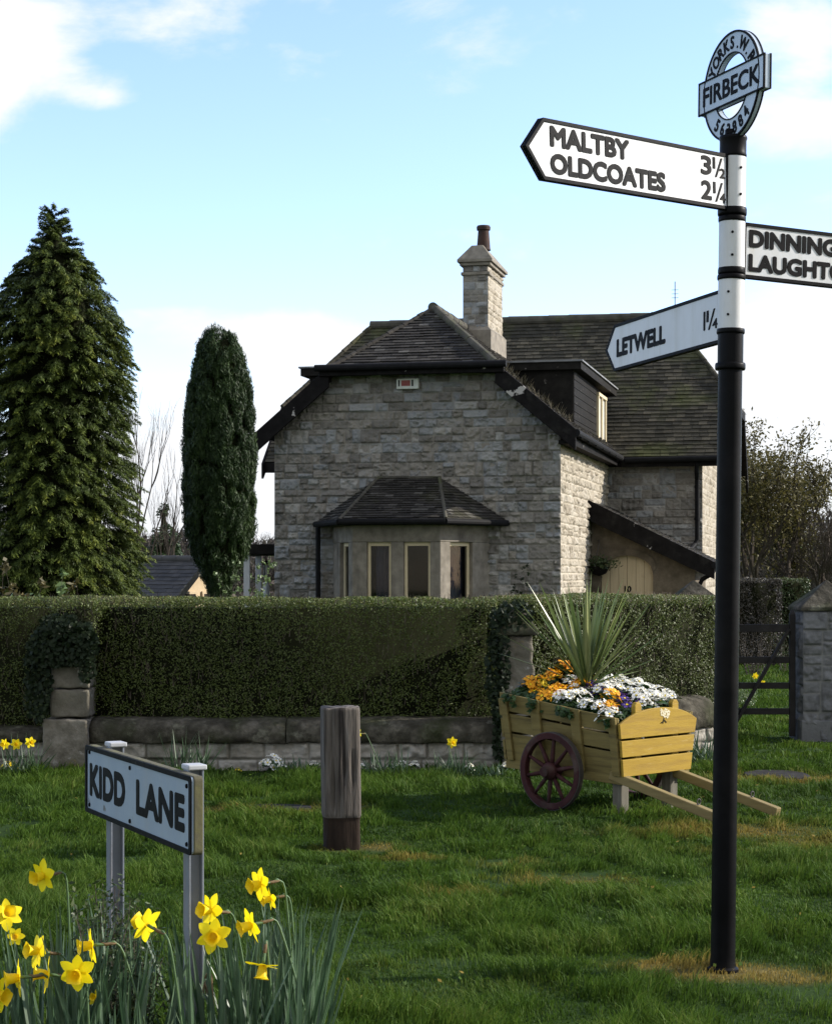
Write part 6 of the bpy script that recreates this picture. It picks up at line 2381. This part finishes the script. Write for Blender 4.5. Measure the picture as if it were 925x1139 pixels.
# weeds rooted in the roof verge: a part of the house
rgw = random.Random(66)
mb = MB()
for k in range(300):
    t = rgw.random()
    x = -1.1 + 1.15 * t
    y = rgw.uniform(-.15, 1.80)
    z = float(zroof_f(x)) + .02
    h = rgw.uniform(.04, .17)
    a = rgw.uniform(0, 6.28)
    strap(mb, (x, y, z), (math.cos(a) * .6, math.sin(a) * .6, 1), h, .014, .5, 4, 0, rgw.random())
mb.build('roof_weeds', pm('roof_weeds', two((.03, .026, .016), (.06, .052, .03)), 5, 4, .9, attr='rnd', amix=.6, acols=[(0, (.016, .016, .008)), (.6, (.045, .04, .024)), (1, (.12, .10, .065))]), house, fix=False)['kind'] = 'stuff'
mb = MB()
Mx = face_m((1, 0, 0), (0, 0, 1), (0, -1, 0), (0, PY + .0995, 0))
write(mb, '10', .60, 1.27, .115, Mx, bold=.02, depth=.006)
mb.build('house_number', M['blackiron'], door)

# ------------------------------------------------------------------ left background: shed, canopy, lantern
ap = Vector((bx(226, 42), 42, 0))
shed = empty('outbuilding', ap, R(-36))
tag(shed, 'low cream gabled outbuilding with dark slate roof behind the hedge', 'shed')
RZS, HW, LN = 1.93, 1.7, 5.2
EZ = RZS - HW * .88
mb = MB()
mb.prism([(-.06, -HW + .12, -1.6), (-.06, HW - .12, -1.6), (-.06, HW - .12, EZ + .04), (-.06, 0, RZS - .10), (-.06, -HW + .12, EZ + .04)], (-LN, 0, 0))
mb.build('wall', M['render_cream'], shed)
tile_roof('slate_roof', [(.12, -HW - .12, EZ - .1), (-LN, -HW - .12, EZ - .1), (-LN, 0, RZS), (.12, 0, RZS)], [M['roofslate'], M['blackwood']], shed, seed=71, exp=.13, w=.22, th=.008)
tile_roof('slate_roof', [(.12, HW + .12, EZ - .1), (-LN, HW + .12, EZ - .1), (-LN, 0, RZS), (.12, 0, RZS)], [M['roofslate'], M['blackwood']], shed, seed=72, exp=.13, w=.22, th=.008)
ridge_line('ridge_tiles', (.12, 0, RZS + .02), (-LN, 0, RZS + .02), shed, r=.08, mat=M['roofslate'])
mb = MB()
for s in (-1, 1): mb.beam((.10, s * (HW + .1), EZ - .15), (.10, 0, RZS - .07), .05, .13)
mb.build('bargeboard', M['greywood'], shed)
for y in (-.42, .25):
    mb = MB()
    mb.box(-.055, -.03, y - .22, y + .22, .3, 1.18)
    w_ = mb.build('window', M['unlit_room'], shed)
    mb = MB()
    for (a, b_, c, d_) in ((y - .25, y + .25, 1.15, 1.21), (y - .25, y - .20, .3, 1.15), (y + .20, y + .25, .3, 1.15)): mb.box(-.055, -.02, a, b_, c, d_)
    mb.build('window_frame', M['render_cream'], w_)

cp = empty('open_canopy', (bx(263, 31), 31, 0))
tag(cp, 'flat dark canopy on a pale post against the left side of the house', 'canopy')
mb = MB()
mb.box(0, .78, 0, 2.6, 1.92, 2.09)
mb.build('roof', M['darkboard'], cp, bevel=.01)
for y in (.1, 2.4):
    mb = MB()
    mb.box(.11, .21, y, y + .10, -1.0, 1.92)
    mb.build('post', M['postwhite'], cp, bevel=.006)
lp = empty('hanging_lantern', (bx(296, 31.3), 31.3, 0))
tag(lp, 'black hanging lantern under the canopy beside the house', 'lantern')
mb = MB()
mb.cyl((0, 0, 1.92), (0, 0, 1.82), .008, n=6)
mb.lathe([(.02, 1.82), (.07, 1.76), (.075, 1.75), (.06, 1.745)], 6)
for k in range(6): mb.cyl((.06 * math.cos(k * PI / 3), .06 * math.sin(k * PI / 3), 1.75), (.045 * math.cos(k * PI / 3), .045 * math.sin(k * PI / 3), 1.52), .007, n=4)
mb.lathe([(.05, 1.52), (.05, 1.50), (.01, 1.47)], 6)
mb.build('frame', M['blackiron'], lp)
mb = MB()
mb.lathe([(.04, 1.53), (.052, 1.74)], 6)
mb.build('lantern_pane', M['glasslamp'], lp)
pl_ = empty('garden_lamp', (bx(296, 33), 33, -.4))
tag(pl_, 'small white capped garden lamp under the hanging lantern', 'lamp')
mb = MB()
mb.cyl((0, 0, -.2), (0, 0, 1.55), .03, n=8)
mb.build('stem', M['blackiron'], pl_)
mb = MB()
mb.lathe([(.045, 1.55), (.06, 1.62), (.06, 1.80), (.03, 1.86)], 12)
mb.build('shade', M['postwhite'], pl_)

# small broad-leaved weeds and a few dead leaves lying in the turf
rgn = np.random.RandomState(91)
n = 6000
x, y = rgn.uniform(-4, 4.5, n), rgn.uniform(6, 15.2, n)
k = (np.abs(x) < .2228 * y + .8) & (fbm(x * 1.7, y * 1.7, 123, 3) + rgn.normal(0, .05, n) > .55)
x, y = x[k], y[k]
n = len(x)
C = np.stack([x, y, zlawn(x, y) + rgn.uniform(.015, .05, n)], -1)
o = npmesh('lawn_weeds', leaf_cloud(C, np.tile([0, -.25, 1.0], (n, 1)), .022, .014, rgn, .45), [quads(n)],
           {'rnd': np.repeat(rgn.beta(2, 2, n), 4), 'dry': np.repeat(np.where(rgn.rand(n) < .05, .9, 0), 4)}, M['grass'])
tag(o, 'low broad leaved weeds and a few dead leaves scattered in the lawn', 'weeds', kind='stuff')

# far woods and hedgerows: a mass
rgn = np.random.RandomState(88)
Cs, Ts = [], []
for (pxa, pxb, D, ztop, k) in ((90, 330, 95, 3.6, 6000), (100, 260, 130, 5.6, 5000), (780, 1010, 90, 4.0, 9000), (820, 1010, 130, 7.0, 7000), (-300, 120, 110, 4.5, 4000), (255, 330, 75, .9, 1500), (300, 760, 140, 4.0, 3000)):
    px = rgn.uniform(pxa, pxb, k)
    x = (px - 462.5) / FPX * D
    base = float(zfield(np.array([0.0]), np.array([float(D)]))[0])
    hgt = ztop * (.45 + .75 * fbm(x * .35, x * 0 + D, 5, 4))
    z = base + (hgt - base) * rgn.beta(1.2, 1.3, k)
    Cs.append(np.stack([x, D + rgn.normal(0, 1.6, k), z], -1))
C = np.concatenate(Cs)
n = len(C)
V = leaf_cloud(C, np.tile([0, -1, .4], (n, 1)), .62, .09, rgn, .8, axis=np.tile([0, 0, 1.0], (n, 1)))
V2 = leaf_cloud(C[::3], np.tile([0, -1, .4], (len(C[::3]), 1)), .5, .22, rgn, .8)
r = np.clip(rgn.beta(2, 2, n), 0, 1)
o = npmesh('far_woodland', np.concatenate([V, V2]), [quads(n + len(C[::3]))], {'rnd': np.concatenate([np.repeat(r, 4), np.repeat(r[::3], 4)])}, M['farwood'])
tag(o, 'brown leafless woods and hedgerows on the far side of the field', 'woodland', kind='stuff')
